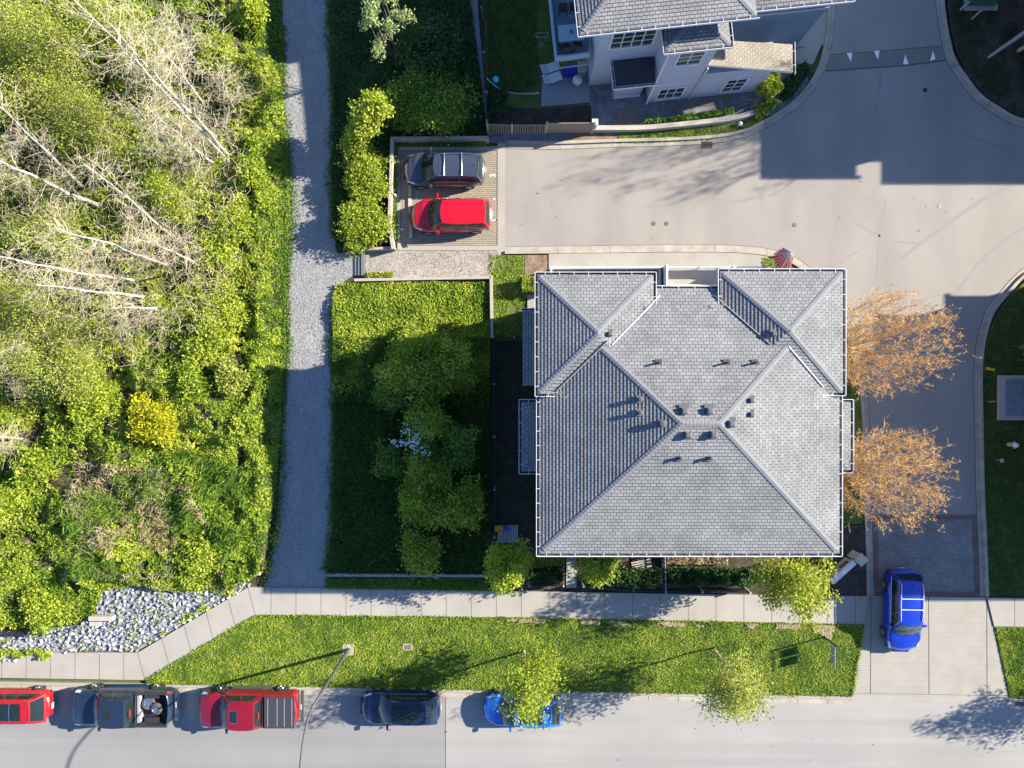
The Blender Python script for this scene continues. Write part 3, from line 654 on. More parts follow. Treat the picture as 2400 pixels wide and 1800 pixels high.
class Roof:
    """hip roof on an axis-aligned rectangle in a local frame T (function local->world)"""
    def __init__(s, x0, x1, y0, y1, z, pitch, T=lambda p: Vector(p)):
        s.T = T; W_, D_ = x1-x0, y1-y0; r = min(W_, D_)/2; h = r*pitch; s.z = z
        if W_ >= D_: s.r = [(x0+r, y0+r, z+h), (x1-r, y0+r, z+h)]
        else: s.r = [(x0+r, y0+r, z+h), (x0+r, y1-r, z+h)]
        s.c = [(x0,y0,z), (x1,y0,z), (x1,y1,z), (x0,y1,z)]; s.wide = W_ >= D_
        c, rr = s.c, s.r
        if s.wide: s.planes = [([c[0],c[1],rr[1],rr[0]], c[0], c[1]), ([c[1],c[2],rr[1]], c[1], c[2]), ([c[2],c[3],rr[0],rr[1]], c[2], c[3]), ([c[3],c[0],rr[0]], c[3], c[0])]
        else: s.planes = [([c[0],c[1],rr[0]], c[0], c[1]), ([c[1],c[2],rr[1],rr[0]], c[1], c[2]), ([c[2],c[3],rr[1]], c[2], c[3]), ([c[3],c[0],rr[0],rr[1]], c[3], c[0])]
    def n(s, i):
        P = [s.T(p) for p in s.planes[i][0]]; v = (P[1]-P[0]).cross(P[2]-P[1]).normalized(); return v if v.z > 0 else -v
    def shingles(s, mb, m=0, skip=()):
        for i, (p, a, b) in enumerate(s.planes):
            if i in skip: continue
            shingle_plane(mb, [s.T(q) for q in p], s.T(a), s.T(b), m=m)
        P = [s.T(q) for q in s.c]; mb.add([p-Vector((0,0,.06)) for p in P], [(3,2,1,0)], m)
    def caps(s, mb, m=0, hips=(0,1,2,3)):
        c, r = s.c, s.r
        if s.wide: H = [(c[0], r[0], 3, 0), (c[1], r[1], 0, 1), (c[2], r[1], 1, 2), (c[3], r[0], 2, 3)]
        else: H = [(c[0], r[0], 3, 0), (c[1], r[0], 0, 1), (c[2], r[1], 1, 2), (c[3], r[1], 2, 3)]
        for k in hips:
            a, b, i, j = H[k]; a = Vector(a)+(Vector(b)-Vector(a))*.03; ridge_caps(mb, s.T(a), s.T(b), s.n(i), s.n(j), m=m)
        i, j = (0, 2) if s.wide else (1, 3)
        if (Vector(r[0])-Vector(r[1])).length > .1: ridge_caps(mb, s.T(r[0]), s.T(r[1]), s.n(i), s.n(j), m=m)
def gutter(mb, a, b, hang=.62, out=.13):
    """a->b with the house on the left: white lip, dark trough, white hangers. mats 0 white, 1 trough"""
    a = Vector(a); b = Vector(b); d = (b-a); L = d.length; d.normalize(); o = Vector((d.y, -d.x, 0)); ang = math.atan2(d.y, d.x); mid = (a+b)/2
    mb.box(mid+o*out+Vector((0,0,-.02)), (L+2*out-.03, .024, .13), ang, 0); mb.box(mid+o*.0+Vector((0,0,-.06)), (L, .03, .12), ang, 0)
    mb.box(mid+o*(out/2)+Vector((0,0,-.10)), (L+out, out-.04, .02), ang, 1)
    k = max(1, int(L/hang))
    for i in range(k): mb.box(a+d*(L*(i+.5)/k)+o*(out/2)+Vector((0,0,.028)), (.022, out+.05, .022), ang, 0)
def wall_box(mb, x0, x1, y0, y1, z0, z1, T=lambda p: Vector(p), m=0):
    for (a, b) in [((x0,y0),(x1,y0)), ((x1,y0),(x1,y1)), ((x1,y1),(x0,y1)), ((x0,y1),(x0,y0))]:
        L = math.hypot(b[0]-a[0], b[1]-a[1])
        mb.add([T((*a,z0)), T((*b,z0)), T((*b,z1)), T((*a,z1))], [(0,1,2,3)], m, [(0,z0),(L,z0),(L,z1),(0,z1)])
    mb.add([T((x0,y0,z1)), T((x1,y0,z1)), T((x1,y1,z1)), T((x0,y1,z1))], [(0,1,2,3)], m, [(0,0)]*4)
def window(house, T, u0, u1, z0, z1, v, nx, nz, mull=.05, out=-1, sill=True):
    """grid window on a wall facing -v (out=-1) in frame T; window > pane"""
    mb = MB(); fr = .09
    def bar(a0, a1, b0, b1, dep):
        vs = [T((a0,v,b0)),T((a1,v,b0)),T((a1,v,b1)),T((a0,v,b1)),T((a0,v+out*dep,b0)),T((a1,v+out*dep,b0)),T((a1,v+out*dep,b1)),T((a0,v+out*dep,b1))]
        mb.add(vs, [(4,5,6,7),(0,1,5,4),(1,2,6,5),(2,3,7,6),(3,0,4,7)], 0)
    bar(u0-fr, u0, z0-fr, z1+fr, .06); bar(u1, u1+fr, z0-fr, z1+fr, .06); bar(u0, u1, z1, z1+fr, .06); bar(u0, u1, z0-fr, z0, .09)
    for i in range(1, nx):
        c = u0+(u1-u0)*i/nx; bar(c-mull/2, c+mull/2, z0, z1, .045)
    for j in range(1, nz):
        c = z0+(z1-z0)*j/nz; bar(u0, u1, c-mull/2, c+mull/2, .043)
    f = mb.build('window', M['white'], house)
    g = MB(); g.add([T((u0,v+out*.02,z0)),T((u1,v+out*.02,z0)),T((u1,v+out*.02,z1)),T((u0,v+out*.02,z1))], [(0,1,2,3)]).build('pane', M['glass'], f)
    return f

# ---------------- main house
EZ = 8.0; PITCH = .32
hs = thing('town_house', 'large house in the middle with grey hipped shingle roof and two square corner wings', 'house', (0,0,0))
mx0, mx1, my0, my1 = 1.24, 14.87, -7.70, 4.33
RM = Roof(mx0, mx1, my0, my1, EZ, PITCH)
RW = Roof(1.17, 6.38, -.44, 4.92, EZ+.2, PITCH)
RE = Roof(9.44, 14.93, -.40, 5.07, EZ+.2, PITCH)
mb = MB()
# the main roof is cut away under the two wings so nothing overlaps in one plane
for i, (p, a, b) in enumerate(RM.planes): shingle_plane(mb, p, a, b)
mb.add([(x, y, z-.06) for x, y, z in RM.c], [(3,2,1,0)], 0, [(0,0)]*4)
RF = mb.build('roof', M['shingle'], hs)
for Rx in (RW, RE): mb = MB(); Rx.shingles(mb); mb.build('wing_roof', M['shingle'], hs)
mb = MB(); RM.caps(mb); RW.caps(mb, hips=(0,2,3)); RE.caps(mb, hips=(1,2,3)); mb.build('ridge_cap', M['cap'], RF)
# valley flashing where the wings meet the main slopes
def planez(R_, i, x, y):
    p = Vector(R_.planes[i][0][0]); n = R_.n(i); return p.z-((x-p.x)*n.x+(y-p.y)*n.y)/n.z
fl = MB()
def flash(Rw, iw, im, pts_fn, n=14):
    pass
def meet(x_or_y, Rw, iw, im, lo, hi, axis):
    """points where wing slope iw equals main slope im"""
    out = []
    for k in range(25):
        t = lo+(hi-lo)*k/24
        a, b = lo2, hi2
        f = lambda q: (planez(Rw, iw, q, t)-planez(RM, im, q, t)) if axis == 'y' else (planez(Rw, iw, t, q)-planez(RM, im, t, q))
        fa, fb = f(a), f(b)
        if fa*fb > 0: continue
        for _ in range(30):
            c = (a+b)/2
            if f(a)*f(c) <= 0: b = c
            else: a = c
        c = (a+b)/2; p = (c, t) if axis == 'y' else (t, c)
        out.append((*p, planez(Rw, iw, *p)+.05))
    return out
lo2, hi2 = 3.0, 9.0
e1 = meet(0, RW, 1, 2, 1.75, 4.0, 'y')                # NW wing east slope / main north slope
lo2, hi2 = 8.0, 13.5
e2 = meet(0, RE, 3, 2, 1.75, 4.0, 'y')                # NE wing west slope / main north slope
lo2, hi2 = -2.0, 4.0
e3 = meet(0, RW, 0, 3, 2.0, 4.2, 'x')                 # NW wing south slope / main west slope
e4 = meet(0, RE, 0, 1, 12.2, 14.0, 'x')               # NE wing south slope / main east slope
M['flashgrey'] = plain('dull flashing', (.20,.19,.18), .6)
for e, mt in ((e1, 'white'), (e2, 'flashgrey'), (e3, 'flashgrey'), (e4, 'white')):
    if len(e) > 2: MB().tube([e[0], e[len(e)//2], e[-1]], .038, 4, 0).build('valley_flashing', M[mt], RF)
g = MB()
gutter(g, (mx0,my0,EZ), (mx1,my0,EZ)); gutter(g, (mx1,my0,EZ), (mx1,-.45,EZ)); gutter(g, (9.4,my1,EZ), (6.45,my1,EZ)); gutter(g, (mx0,-.5,EZ), (mx0,my0,EZ))
z2 = EZ+.2
gutter(g, (1.17,4.92,z2), (1.17,-.44,z2)); gutter(g, (6.38,4.92,z2), (1.17,4.92,z2)); gutter(g, (6.38,3.6,z2), (6.38,4.92,z2)); gutter(g, (1.17,-.44,z2), (2.1,-.44,z2))
gutter(g, (14.93,5.07,z2), (9.44,5.07,z2)); gutter(g, (9.44,5.07,z2), (9.44,3.6,z2)); gutter(g, (14.93,-.40,z2), (14.93,5.07,z2)); gutter(g, (14.0,-.40,z2), (14.93,-.40,z2))
g.build('gutter', [M['white'], M['trough']], hs)
mb = MB(); wall_box(mb, mx0+.5, mx1-.5, my0+.5, my1-.5, 0, EZ-.06); wall_box(mb, 1.65, 5.9, -.0, 4.45, 0, EZ+.13); wall_box(mb, 9.92, 14.45, -.0, 4.6, 0, EZ+.13)
mb.build('wall', M['siding'], hs)
# small box-bay roofs either side
def bay(x0, x1, y0, y1, z, side):
    b = MB(); r = MB(); inner = x1 if side < 0 else x0; outer = x0 if side < 0 else x1
    A = (outer, y0 if side > 0 else y1, z); B_ = (outer, y1 if side > 0 else y0, z)
    zi = z+abs(x1-x0)*.30; iy = abs(x1-x0)*.8
    p = [A, B_, (inner, B_[1]-math.copysign(iy, B_[1]-A[1]), zi), (inner, A[1]+math.copysign(iy, B_[1]-A[1]), zi)]
    shingle_plane(r, p, A, B_)
    for yy, sg in ((y0, 1), (y1, -1)):
        a = (outer, yy, z); c = (inner, yy, z); d = (inner, yy+sg*iy, zi); a_, c_ = (c, a) if (side < 0) == (sg < 0) else (a, c)
        shingle_plane(r, [a, c, d], a_, c_)
    rr = r.build('bay_roof', M['shingle'], hs)
    gg = MB()
    if side < 0: gutter(gg, (x0,y1,z), (x0,y0,z)); gutter(gg, (x0,y0,z), (x1,y0,z)); gutter(gg, (x1,y1,z), (x0,y1,z))
    else: gutter(gg, (x1,y0,z), (x1,y1,z)); gutter(gg, (x0,y0,z), (x1,y0,z)); gutter(gg, (x1,y1,z), (x0,y1,z))
    gg.build('gutter', [M['white'], M['trough']], rr)
    ww = MB(); wall_box(ww, x0+(.3 if side < 0 else 0), x1-(.3 if side > 0 else 0), y0+.3, y1-.3, 4.6 if z > 6 else 0, z-.04); ww.build('bay_wall', M['siding'], hs)
bay(.46, 1.70, -4.10, -.86, 6.9, -1); bay(14.4, 15.93, -4.05, -.86, 6.9, 1)
b = MB(); A = W(1226,727,3.0); r = MB()
shingle_plane(r, [(.56,-.1,3.0),(2.0,-.1,3.0),(2.0,3.85,3.5),(.56,3.85,3.0)], (.56,3.85,3.0), (.56,-.1,3.0))
mb = MB(); mb.prism([(.56,-.1),(1.7,-.1),(1.7,3.85),(.56,3.85)], 2.85, 2.98); pr = mb.build('porch_roof', M['shingle'], hs)
r = MB(); shingle_plane(r, [(.56,-.1,2.99),(1.8,-.1,3.25),(1.8,3.85,3.25),(.56,3.85,2.99)], (.56,3.85,2.99), (.56,-.1,2.99)); r.build('porch_roof', M['shingle'], hs)
gg = MB(); gutter(gg, (1.75,3.87,2.99), (.56,3.87,2.99)); gg.build('gutter', [M['white'], M['trough']], pr)
for yy in (.1, 3.6): MB().box((.75,yy,1.45), (.16,.16,2.8)).build('porch_post', M['white'], hs)
structure(MB().prism(P2([(1236,692),(1300,692),(1300,900),(1236,900)]), .0, .16).build('porch_slab', M['concrete']))
# roof vents
def on_roof(px, py):
    for _ in range(1):
        h = 9.0
        for k in range(12):
            p = W(px, py, h); zz = max([planez(RM, i, p.x, p.y) for i in (0,)] and [min(planez(RM, i, p.x, p.y) for i in range(4))] + [min(planez(R_, i, p.x, p.y) for i in range(4)) for R_ in (RW, RE)]); h = zz
    return W(px, py, h)
def box_vent(px, py, s=.29, hh=.17):
    p = on_roof(px, py); mb = MB(); mb.box(p+Vector((0,.07,.02)), (s*1.45, s*1.5, .035)); mb.box(p+Vector((0,0,hh/2)), (s,s,hh))
    mb.add([p+Vector(v) for v in [(-s*.55,-s*.55,hh),(s*.55,-s*.55,hh),(s*.55,s*.55,hh),(-s*.55,s*.55,hh),(-s*.3,-s*.3,hh+.07),(s*.3,-s*.3,hh+.07),(s*.3,s*.3,hh+.07),(-s*.3,s*.3,hh+.07)]], [(4,5,6,7),(0,1,5,4),(1,2,6,5),(2,3,7,6),(3,0,4,7),(3,2,1,0)])
    mb.build('roof_vent', M['ventgrey'], RF)
M['ventgrey'] = plain('vent metal', (.085,.09,.10), .8, var=.2); M['ventdark'] = plain('dark vent pipe', (.05,.05,.055), .5)
for q in [(1603,963),(1662,963),(1713,993),(1611,1019),(1671,1018)]: box_vent(*q)
for q in [(1760,938),(1760,971),(1429,783),(1812,783)]: box_vent(*q, s=.2, hh=.13)
def pipe_vent(px, py, r=.055, h=.42, mat='ventdark', hood=True):
    p = on_roof(px, py); mb = MB(); mb.box(p+Vector((0,0,.03)), (.30,.30,.03)); mb.tube([p, p+Vector((0,0,h))], r, 10)
    if hood: mb.lathe([(0,.06),(r*1.25,.03),(r*1.3,0),(0,0)], p+Vector((0,0,h)), 12)
    mb.build('vent_pipe', M[mat], RF, smooth=False)
for q in [(1543,850),(1703,850),(1769,850)]: pipe_vent(*q, r=.045, h=.38, hood=False)
for q in [(1500,935),(1500,967)]: pipe_vent(*q, r=.085, h=.20, mat='ventgrey')
for q in [(1594,1073),(1664,1073)]: pipe_vent(*q, r=.075, h=.26, mat='ventgrey')
pipe_vent(1553,992, r=.12, h=.20, mat='ventgrey')
# leaves caught in the valleys
lp = []
for e in [(1529,716),(1314,921),(1690,715),(1921,913)]:
    p = on_roof(*e)
    for _ in range(26): lp.append((p.x+random.gauss(0,.10), p.y+random.gauss(0,.09), p.z+.30+random.random()*.03))
o = cards('leaf_litter', np.array(lp), .07, rng.random(len(lp)), M['L_dry'], up=.9); tag(o, 'small heaps of brown leaves caught at the gutter ends of the main roof', 'leaf litter', kind='stuff')
# north patio of the main house: walls and railings are things of their own
def thing_mesh(mbx, name, label, cat, mat, group=None, smooth=False):
    o = mbx.build(name, mat, smooth=smooth); tag(o, label, cat, group); return o
mb = MB(); mb.strip([tuple(W(1290,690)[:2])]+P2([(1290,634),(1548,633)]), .09, 0, .95)
thing_mesh(mb, 'patio_wall', 'low white wall round the planted patio north of the big house', 'wall', M['white'])
x = poly_pts(P2([(1296,638),(1545,637),(1545,660),(1296,660)]), 1500); cards_o = cards('hedge', np.stack([x[0], x[1], .15+rng.random(len(x[0]))*.35],1), .13, rng.random(len(x[0])), M['L_dark']); tag(cards_o, 'dark low planting inside the white patio wall', 'hedge')
t = thing('privacy_screen', 'white privacy screen with dark glazed strips at right angles to the patio wall', 'screen', W(1556,650))
o0 = W(1556,650)
MB().box(W(1547,660)-o0+Vector((0,0,.9)), (.10,1.35,1.8)).build('panel', M['white'], t)
MB().box(W(1538,662)-o0+Vector((0,0,.6)), (.06,1.25,1.2)).build('panel', M['bluegrey'], t)
t = thing('patio_railing', 'white picket railing along the patio beside the red umbrella', 'railing', W(1680,625)); o0 = W(1680,625)
a, b = W(1552,634)-o0, W(1782,633)-o0
rb = MB(); rb.tube([a+Vector((0,0,1.05)), b+Vector((0,0,1.05))], .03, 5); rb.tube([a+Vector((0,0,.12)), b+Vector((0,0,.12))], .025, 5); rb.build('rail', M['white'], t)
pk = MB()
for k in range(52): p = a+(b-a)*(k/51); pk.box(p+Vector((0,0,.58)), (.022,.022,.9))
pk.build('pickets', M['white'], t)
for k in range(4): p = a+(b-a)*(k/3); MB().box(p+Vector((0,0,.56)), (.08,.08,1.12)).build('post', M['white'], t)
MB().box(W(1782,636)-o0+Vector((0,0,.5)), (.5,.1,1.0)).build('end_panel', M['bluegrey'], t)
structure(MB().prism(P2([(1570,668),(1700,668),(1700,735),(1570,735)]), .09, .15).build('patio_slab', M['cream']))
# red umbrella, folded half open
uc = W(1808,621); t = thing('patio_umbrella', 'half closed red patio umbrella with white seams at the corner of the house', 'umbrella', uc)
mb = MB(); n = 20; vs = []; fs = []; ms = []
top = Vector((.10,.20,2.55))
for k in range(n*2):
    a = 2*math.pi*k/(n*2); r = (.64 if k % 2 == 0 else .42)*(1+.08*math.sin(5*a)); z = 1.55+(.0 if k % 2 == 0 else .12)
    vs.append(Vector((r*math.cos(a)*.95, r*math.sin(a), z)))
vs.append(top)
mb.add(vs, [(k, (k+1)%(2*n), 2*n) for k in range(2*n)], 0); mb.build('canopy', M['redcloth'], t)
sm = MB()
for k in range(0, 2*n, 2): sm.tube([vs[k]+Vector((0,0,.015)), top+Vector((0,0,.02))], .014, 4)
sm.build('rib', M['white'], t)
pm = MB(); pm.tube([(0,0,0),(.08,.16,2.6)], .025, 8); pm.build('pole', M['white'], t)

# ---------------- house at the top of the photo (turned 6 degrees)
O2 = Vector((4.37,17.05,0)); ua = math.atan2(.1045,.9945); cu_, su_ = math.cos(ua), math.sin(ua)
T2 = lambda p: Vector((O2.x+p[0]*cu_-p[1]*su_, O2.y+p[0]*su_+p[1]*cu_, p[2]))
h2 = thing('neighbour_house', 'pale lavender house with white grid windows, cut off by the top edge', 'house', (0,0,0))
R2 = Roof(-1.29, 6.9, -.76, 9.0, 7.5, .30, T2); mb = MB(); R2.shingles(mb); r2 = mb.build('roof', M['shingle'], h2)
mb = MB(); R2.caps(mb); mb.build('ridge_cap', M['cap'], r2)
R2b = Roof(5.92, 11.85, .0, 10.0, 6.6, .30, T2); mb = MB(); R2b.shingles(mb); r2b = mb.build('wing_roof', M['shingle'], h2)
mb = MB(); R2b.caps(mb); mb.build('ridge_cap', M['cap'], r2b)
R2c = Roof(2.85, 5.95, -1.5, 1.6, 6.45, .30, T2); mb = MB(); R2c.shingles(mb); r2c = mb.build('bay_roof', M['shingle'], h2)
mb = MB(); R2c.caps(mb, hips=(0,1)); mb.build('ridge_cap', M['cap'], r2c)
def gut2(mb, a, b): gutter(mb, T2(a), T2(b))
g = MB(); gut2(g, (-1.29,-.76,7.5), (6.9,-.76,7.5)); gut2(g, (-1.29,9,7.5), (-1.29,-.76,7.5)); g.build('gutter', [M['white'],M['trough']], h2)
g = MB(); gut2(g, (5.92,.0,6.6), (11.85,.0,6.6)); gut2(g, (5.92,2.5,6.6), (5.92,.0,6.6)); gut2(g, (11.85,.0,6.6), (11.85,9,6.6)); g.build('gutter', [M['white'],M['trough']], h2)
g = MB(); gut2(g, (2.85,-1.5,6.45), (5.95,-1.5,6.45)); gut2(g, (2.85,.2,6.45), (2.85,-1.5,6.45)); gut2(g, (5.95,-1.5,6.45), (5.95,.2,6.45)); g.build('gutter', [M['white'],M['trough']], h2)
mb = MB(); wall_box(mb, 0, 6.3, 0, 8.4, 0, 7.44, T2); wall_box(mb, 3.24, 5.55, -1.32, -.003, 0, 6.39, T2); wall_box(mb, 5.552, 9.44, -1.318, -.004, 0, 3.05, T2)
wall_box(mb, -2.1, 3.0, 6.2, 12.0, 0, 8.1, T2); wb = mb.build('wall', M['siding'], h2)  # unseen wing walls, added so that their shadow covers the path
R2d = Roof(-2.6, 3.6, 5.6, 12.5, 8.15, .30, T2); mb = MB(); R2d.shingles(mb); mb.build('shade_wing_roof', M['shingle'], h2)  # roof of the added wing, out of view, there to shade the path
mb = MB(); wall_box(mb, 6.303, 11.97, .97, 9.4, 0, 6.54, T2); mb.build('wall', M['siding_blue'], h2)
mb = MB(); mb.add([T2((6.6,.93,4.0)),T2((12.0,.93,4.0)),T2((12.0,.93,4.18)),T2((6.6,.93,4.18)),T2((6.6,.96,4.18)),T2((12.0,.96,4.18))], [(0,1,2,3),(3,2,5,4)]); mb.build('trim_band', M['siding'], h2)
# side roof catching the sun
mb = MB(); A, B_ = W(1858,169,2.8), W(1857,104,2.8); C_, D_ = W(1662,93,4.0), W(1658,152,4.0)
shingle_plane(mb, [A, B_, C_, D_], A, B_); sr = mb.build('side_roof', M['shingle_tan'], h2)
mb = MB(); dn = Vector((0,0,-.16)); mb.add([A,B_,C_,D_,A+dn,B_+dn,C_+dn,D_+dn], [(7,4,0,3),(4,5,1,0),(6,7,3,2),(7,6,5,4)]); mb.build('fascia', M['white'], sr)
g = MB(); gutter(g, A, B_); g.build('gutter', [M['white'],M['trough']], sr)
window(h2, T2, .62, 2.72, 4.3, 5.75, -.0, 4, 3); window(h2, T2, 3.75, 4.95, 4.55, 5.75, -1.322, 2, 3)
window(h2, T2, 7.3, 8.35, .55, 2.0, -1.322, 2, 3); window(h2, T2, 3.65, 5.0, .5, 1.7, -1.322, 3, 2)
# entrance canopy and vestibule
mb = MB(); P_ = [T2((.98,-1.42,0)), T2((3.13,-1.42,0)), T2((3.13,-.06,0)), T2((.98,-.06,0))]
mb.prism([tuple(p[:2]) for p in P_], 2.72, 2.86); cn = mb.build('entrance_canopy', plain('flat dark membrane', (.035,.04,.045), .5, var=.4, scale=2), h2)
g = MB(); gut2(g, (.98,-1.42,2.86), (3.13,-1.42,2.86)); gut2(g, (.98,-.1,2.86), (.98,-1.42,2.86)); g.build('gutter', [M['white'],M['trough']], cn)
mb = MB(); wall_box(mb, 1.3, 2.9, -.8, -.01, 0, 2.7, T2); vb = mb.build('vestibule', M['siding'], h2)
mb = MB(); mb.box(T2((2.1,-.86,.06)), (1.5,.12,.1), ua); mb.build('door_sill', M['white'], vb)
mb = MB(); mb.tube([T2((3.1,-1.42,6.2)), T2((3.12,-1.45,2.95)), T2((3.15,-1.42,.1))], .055, 8); mb.build('downspout', M['white'], h2)
mb = MB(); mb.tube([T2((5.6,-1.40,3.9)), T2((5.6,-1.40,.1))], .05, 8); mb.build('downspout', M['siding_tan'], h2)
# balcony deck on the west side with table
bd = thing('balcony_deck', 'raised vinyl balcony with white parapet and railing on the left of the pale house', 'balcony', (0,0,0))
q = lambda x, y, h=2.8: W(x, y, h)
pl = [tuple(q(*p)[:2]) for p in [(1291,9),(1385,-3),(1400,-120),(1280,-120)]]
pl = [tuple(q(*p)[:2]) for p in [(1303,140),(1380,130),(1390,-120),(1276,-120)]]
MB().prism(pl, 2.66, 2.8).build('deck_floor', M['deckfloor'], bd)
mb = MB(); mb.strip([pl[1], pl[0], pl[3]], .10, 2.6, 3.15); mb.build('parapet', plain('white parapet tinted by skylight', (.30,.42,.50), .5), bd)  # white parapet; the blue skylight on it is put into the colour
rb = MB(); a, b = q(1303,148,2.3), q(1382,138,2.3)
for k in range(13): p = a+(b-a)*(k/12); rb.box((p.x, p.y-.12, 2.35), (.03,.03,.75))
rb.build('baluster', M['timber_dark'], bd)
mb = MB(); mb.box(((a+b)/2)+Vector((0,-.12,-.36)), ((b-a).length,.05,.05), math.atan2((b-a).y,(b-a).x)); mb.build('rail', M['white'], bd)
for p in (q(1300,138,0), q(1376,130,0)): MB().box((p.x+.1, p.y+.3, 1.32), (.14,.14,2.64)).build('post', M['white'], bd)
tt = thing('glass_table', 'square glass topped table on the balcony deck', 'table', q(1335,93,2.8)+Vector((0,0,0)))
MB().box((0,0,.72), (1.30,.86,.03), R(5)).build('table_top', plain('frosted glass', (.30,.42,.48), .1), tt)
for sx in (-1,1):
    for sy in (-1,1): MB().box((sx*.55,sy*.34,.35), (.05,.05,.70)).build('leg', M['darksteel'], tt)
MB().box((.02,.03,.76), (.16,.16,.06)).build('tray', M['bark'], tt)
for i, (x, y, rz) in enumerate([(1318,28,0),(1344,26,0),(1325,122,0.2),(1352,118,-.2)]):
    c = thing('deck_chair', ['dark upright chair at the far left corner of the balcony', 'dark upright chair at the far right side of the balcony', 'chair at the near side of the balcony table, left one', 'chair at the near side of the balcony table, right one'][i], 'chair', q(x, y, 2.8), rz, 'chairs on the balcony')
    MB().box((0,0,.42), (.46,.46,.05)).build('seat', M['plastic'], c); MB().box((0,-.22,.68), (.44,.05,.5)).build('backrest', M['plastic'], c)
    for sx in (-1,1):
        for sy in (-1,1): MB().box((sx*.2,sy*.2,.2), (.04,.04,.4)).build('leg', M['plastic'], c)
fx = cards('flower_bunch', np.array([tuple(q(1338,36,3.3)+Vector((random.gauss(0,.09),random.gauss(0,.09),random.gauss(0,.03)))) for _ in range(80)]), .07, rng.random(80), leaf_mat('mixed petals', [(.65,.5,.03),(.05,.45,.35),(.3,.08,.5),(.6,.6,.1)])); tag(fx, 'small bunch of yellow and violet flowers on the balcony chair table', 'flowers')

# ---------------- houses outside the frame to the east (only their shadows reach the picture)
def far_house(name, label, boxes, z, colr='siding_tan'):
    t = thing(name, label, 'house', (0,0,0)); wm = MB(); rm = MB(); gm = MB()
    for (x0, x1, y0, y1) in boxes:
        wall_box(wm, x0+.5, x1-.5, y0+.5, y1-.5, 0, z); Rr = Roof(x0, x1, y0, y1, z, .32)
        for p, a, b in Rr.planes: rm.add([Vector(q) for q in p], [tuple(range(len(p)))], 0, [(q[0],q[1]) for q in p])
        gutter(gm, (x0,y0,z), (x1,y0,z)); gutter(gm, (x0,y1,z), (x0,y0,z))
    wm.build('wall', M[colr], t); rm.build('roof', M['shingle'], t); gm.build('gutter', [M['white'],M['trough']], t); return t
far_house('row_house', 'beige row house beyond the upper right edge that shades the cross lane', [(29.9,35.2,16.0,34), (36.8,52,15.7,34), (34.0,38,17.0,34)], 8)
far_house('row_house', 'beige row house beyond the right edge that shades the side lane', [(31.0,46,-8.1,5.3), (36.4,48,2.0,8.1), (40.4,52,4.0,9.2)], 8)

# ================================================================== VEHICLES
def paint(name, c, metal=.25, rough=.28):
    m, n, b = newmat(name); tc = n.nodes.new('ShaderNodeTexCoord'); no = N(n, 'ShaderNodeTexNoise', Scale=1.3, Detail=5.0)
    mx = n.nodes.new('ShaderNodeMixRGB'); mx.inputs[1].default_value = (*[x*.93 for x in c], 1); mx.inputs[2].default_value = (*[x*1.06 for x in c], 1)
    n.links.new(tc.outputs['Object'], no.inputs[0]); n.links.new(no.outputs[0], mx.inputs[0]); n.links.new(mx.outputs[0], b.inputs['Base Color'])
    mr = N(n, 'ShaderNodeMapRange'); mr.inputs['To Min'].default_value = rough-.06; mr.inputs['To Max'].default_value = rough+.10; n.links.new(no.outputs[0], mr.inputs[0]); n.links.new(mr.outputs[0], b.inputs['Roughness'])
    b.inputs['Metallic'].default_value = metal; b.inputs['Coat Weight'].default_value = .7; b.inputs['Coat Roughness'].default_value = .06
    return m
def interp(prof, x):
    if x <= prof[0][0]: return prof[0][1]
    for (a, u), (b, v) in zip(prof, prof[1:]):
        if x <= b:
            t = (x-a)/(b-a); t = t*t*(3-2*t); return u+(v-u)*t
    return prof[-1][1]
def wheel(parent, x, y, r, wd, side, rimcol='rim'):
    mb = MB(); w2 = wd/2
    mb.lathe([(r*.62,-w2),(r*.9,-w2),(r*.99,-w2*.7),(r,0),(r*.99,w2*.7),(r*.9,w2),(r*.62,w2)], (x,y,r), 28, axis='y')
    o = mb.build('wheel', M['rubber'], parent, smooth=True)
    rb = MB(); yo = y+side*(w2-.03)
    c = [Vector((x+r*.62*math.cos(2*math.pi*k/24), yo, r+r*.62*math.sin(2*math.pi*k/24))) for k in range(24)]; rb.add(c, [tuple(range(24))], 1)
    rb.lathe([(r*.66,w2*side-.0),(r*.60,(w2-.01)*side),(r*.57,(w2-.05)*side)], (x,y,r), 24, axis='y', m=0)
    for k in range(5):
        a = 2*math.pi*k/5+.3; d = Vector((math.cos(a),0,math.sin(a))); p = Vector((-math.sin(a),0,math.cos(a)))
        c0 = Vector((x, yo+side*.022, r))
        for sgn in (-1, 1):
            q = [c0+p*.02*sgn, c0+p*.055*sgn, c0+d*r*.58+p*(.075*sgn), c0+d*r*.58+p*(.025*sgn)]; rb.add(q, [(0,1,2,3)], 0)
    rb.lathe([(.0,.03*side),(.05,.025*side),(.06,0)], (x,yo+side*.01,r), 12, axis='y', m=0)
    rb.build('rim', [M[rimcol], M['rimdark']], o)
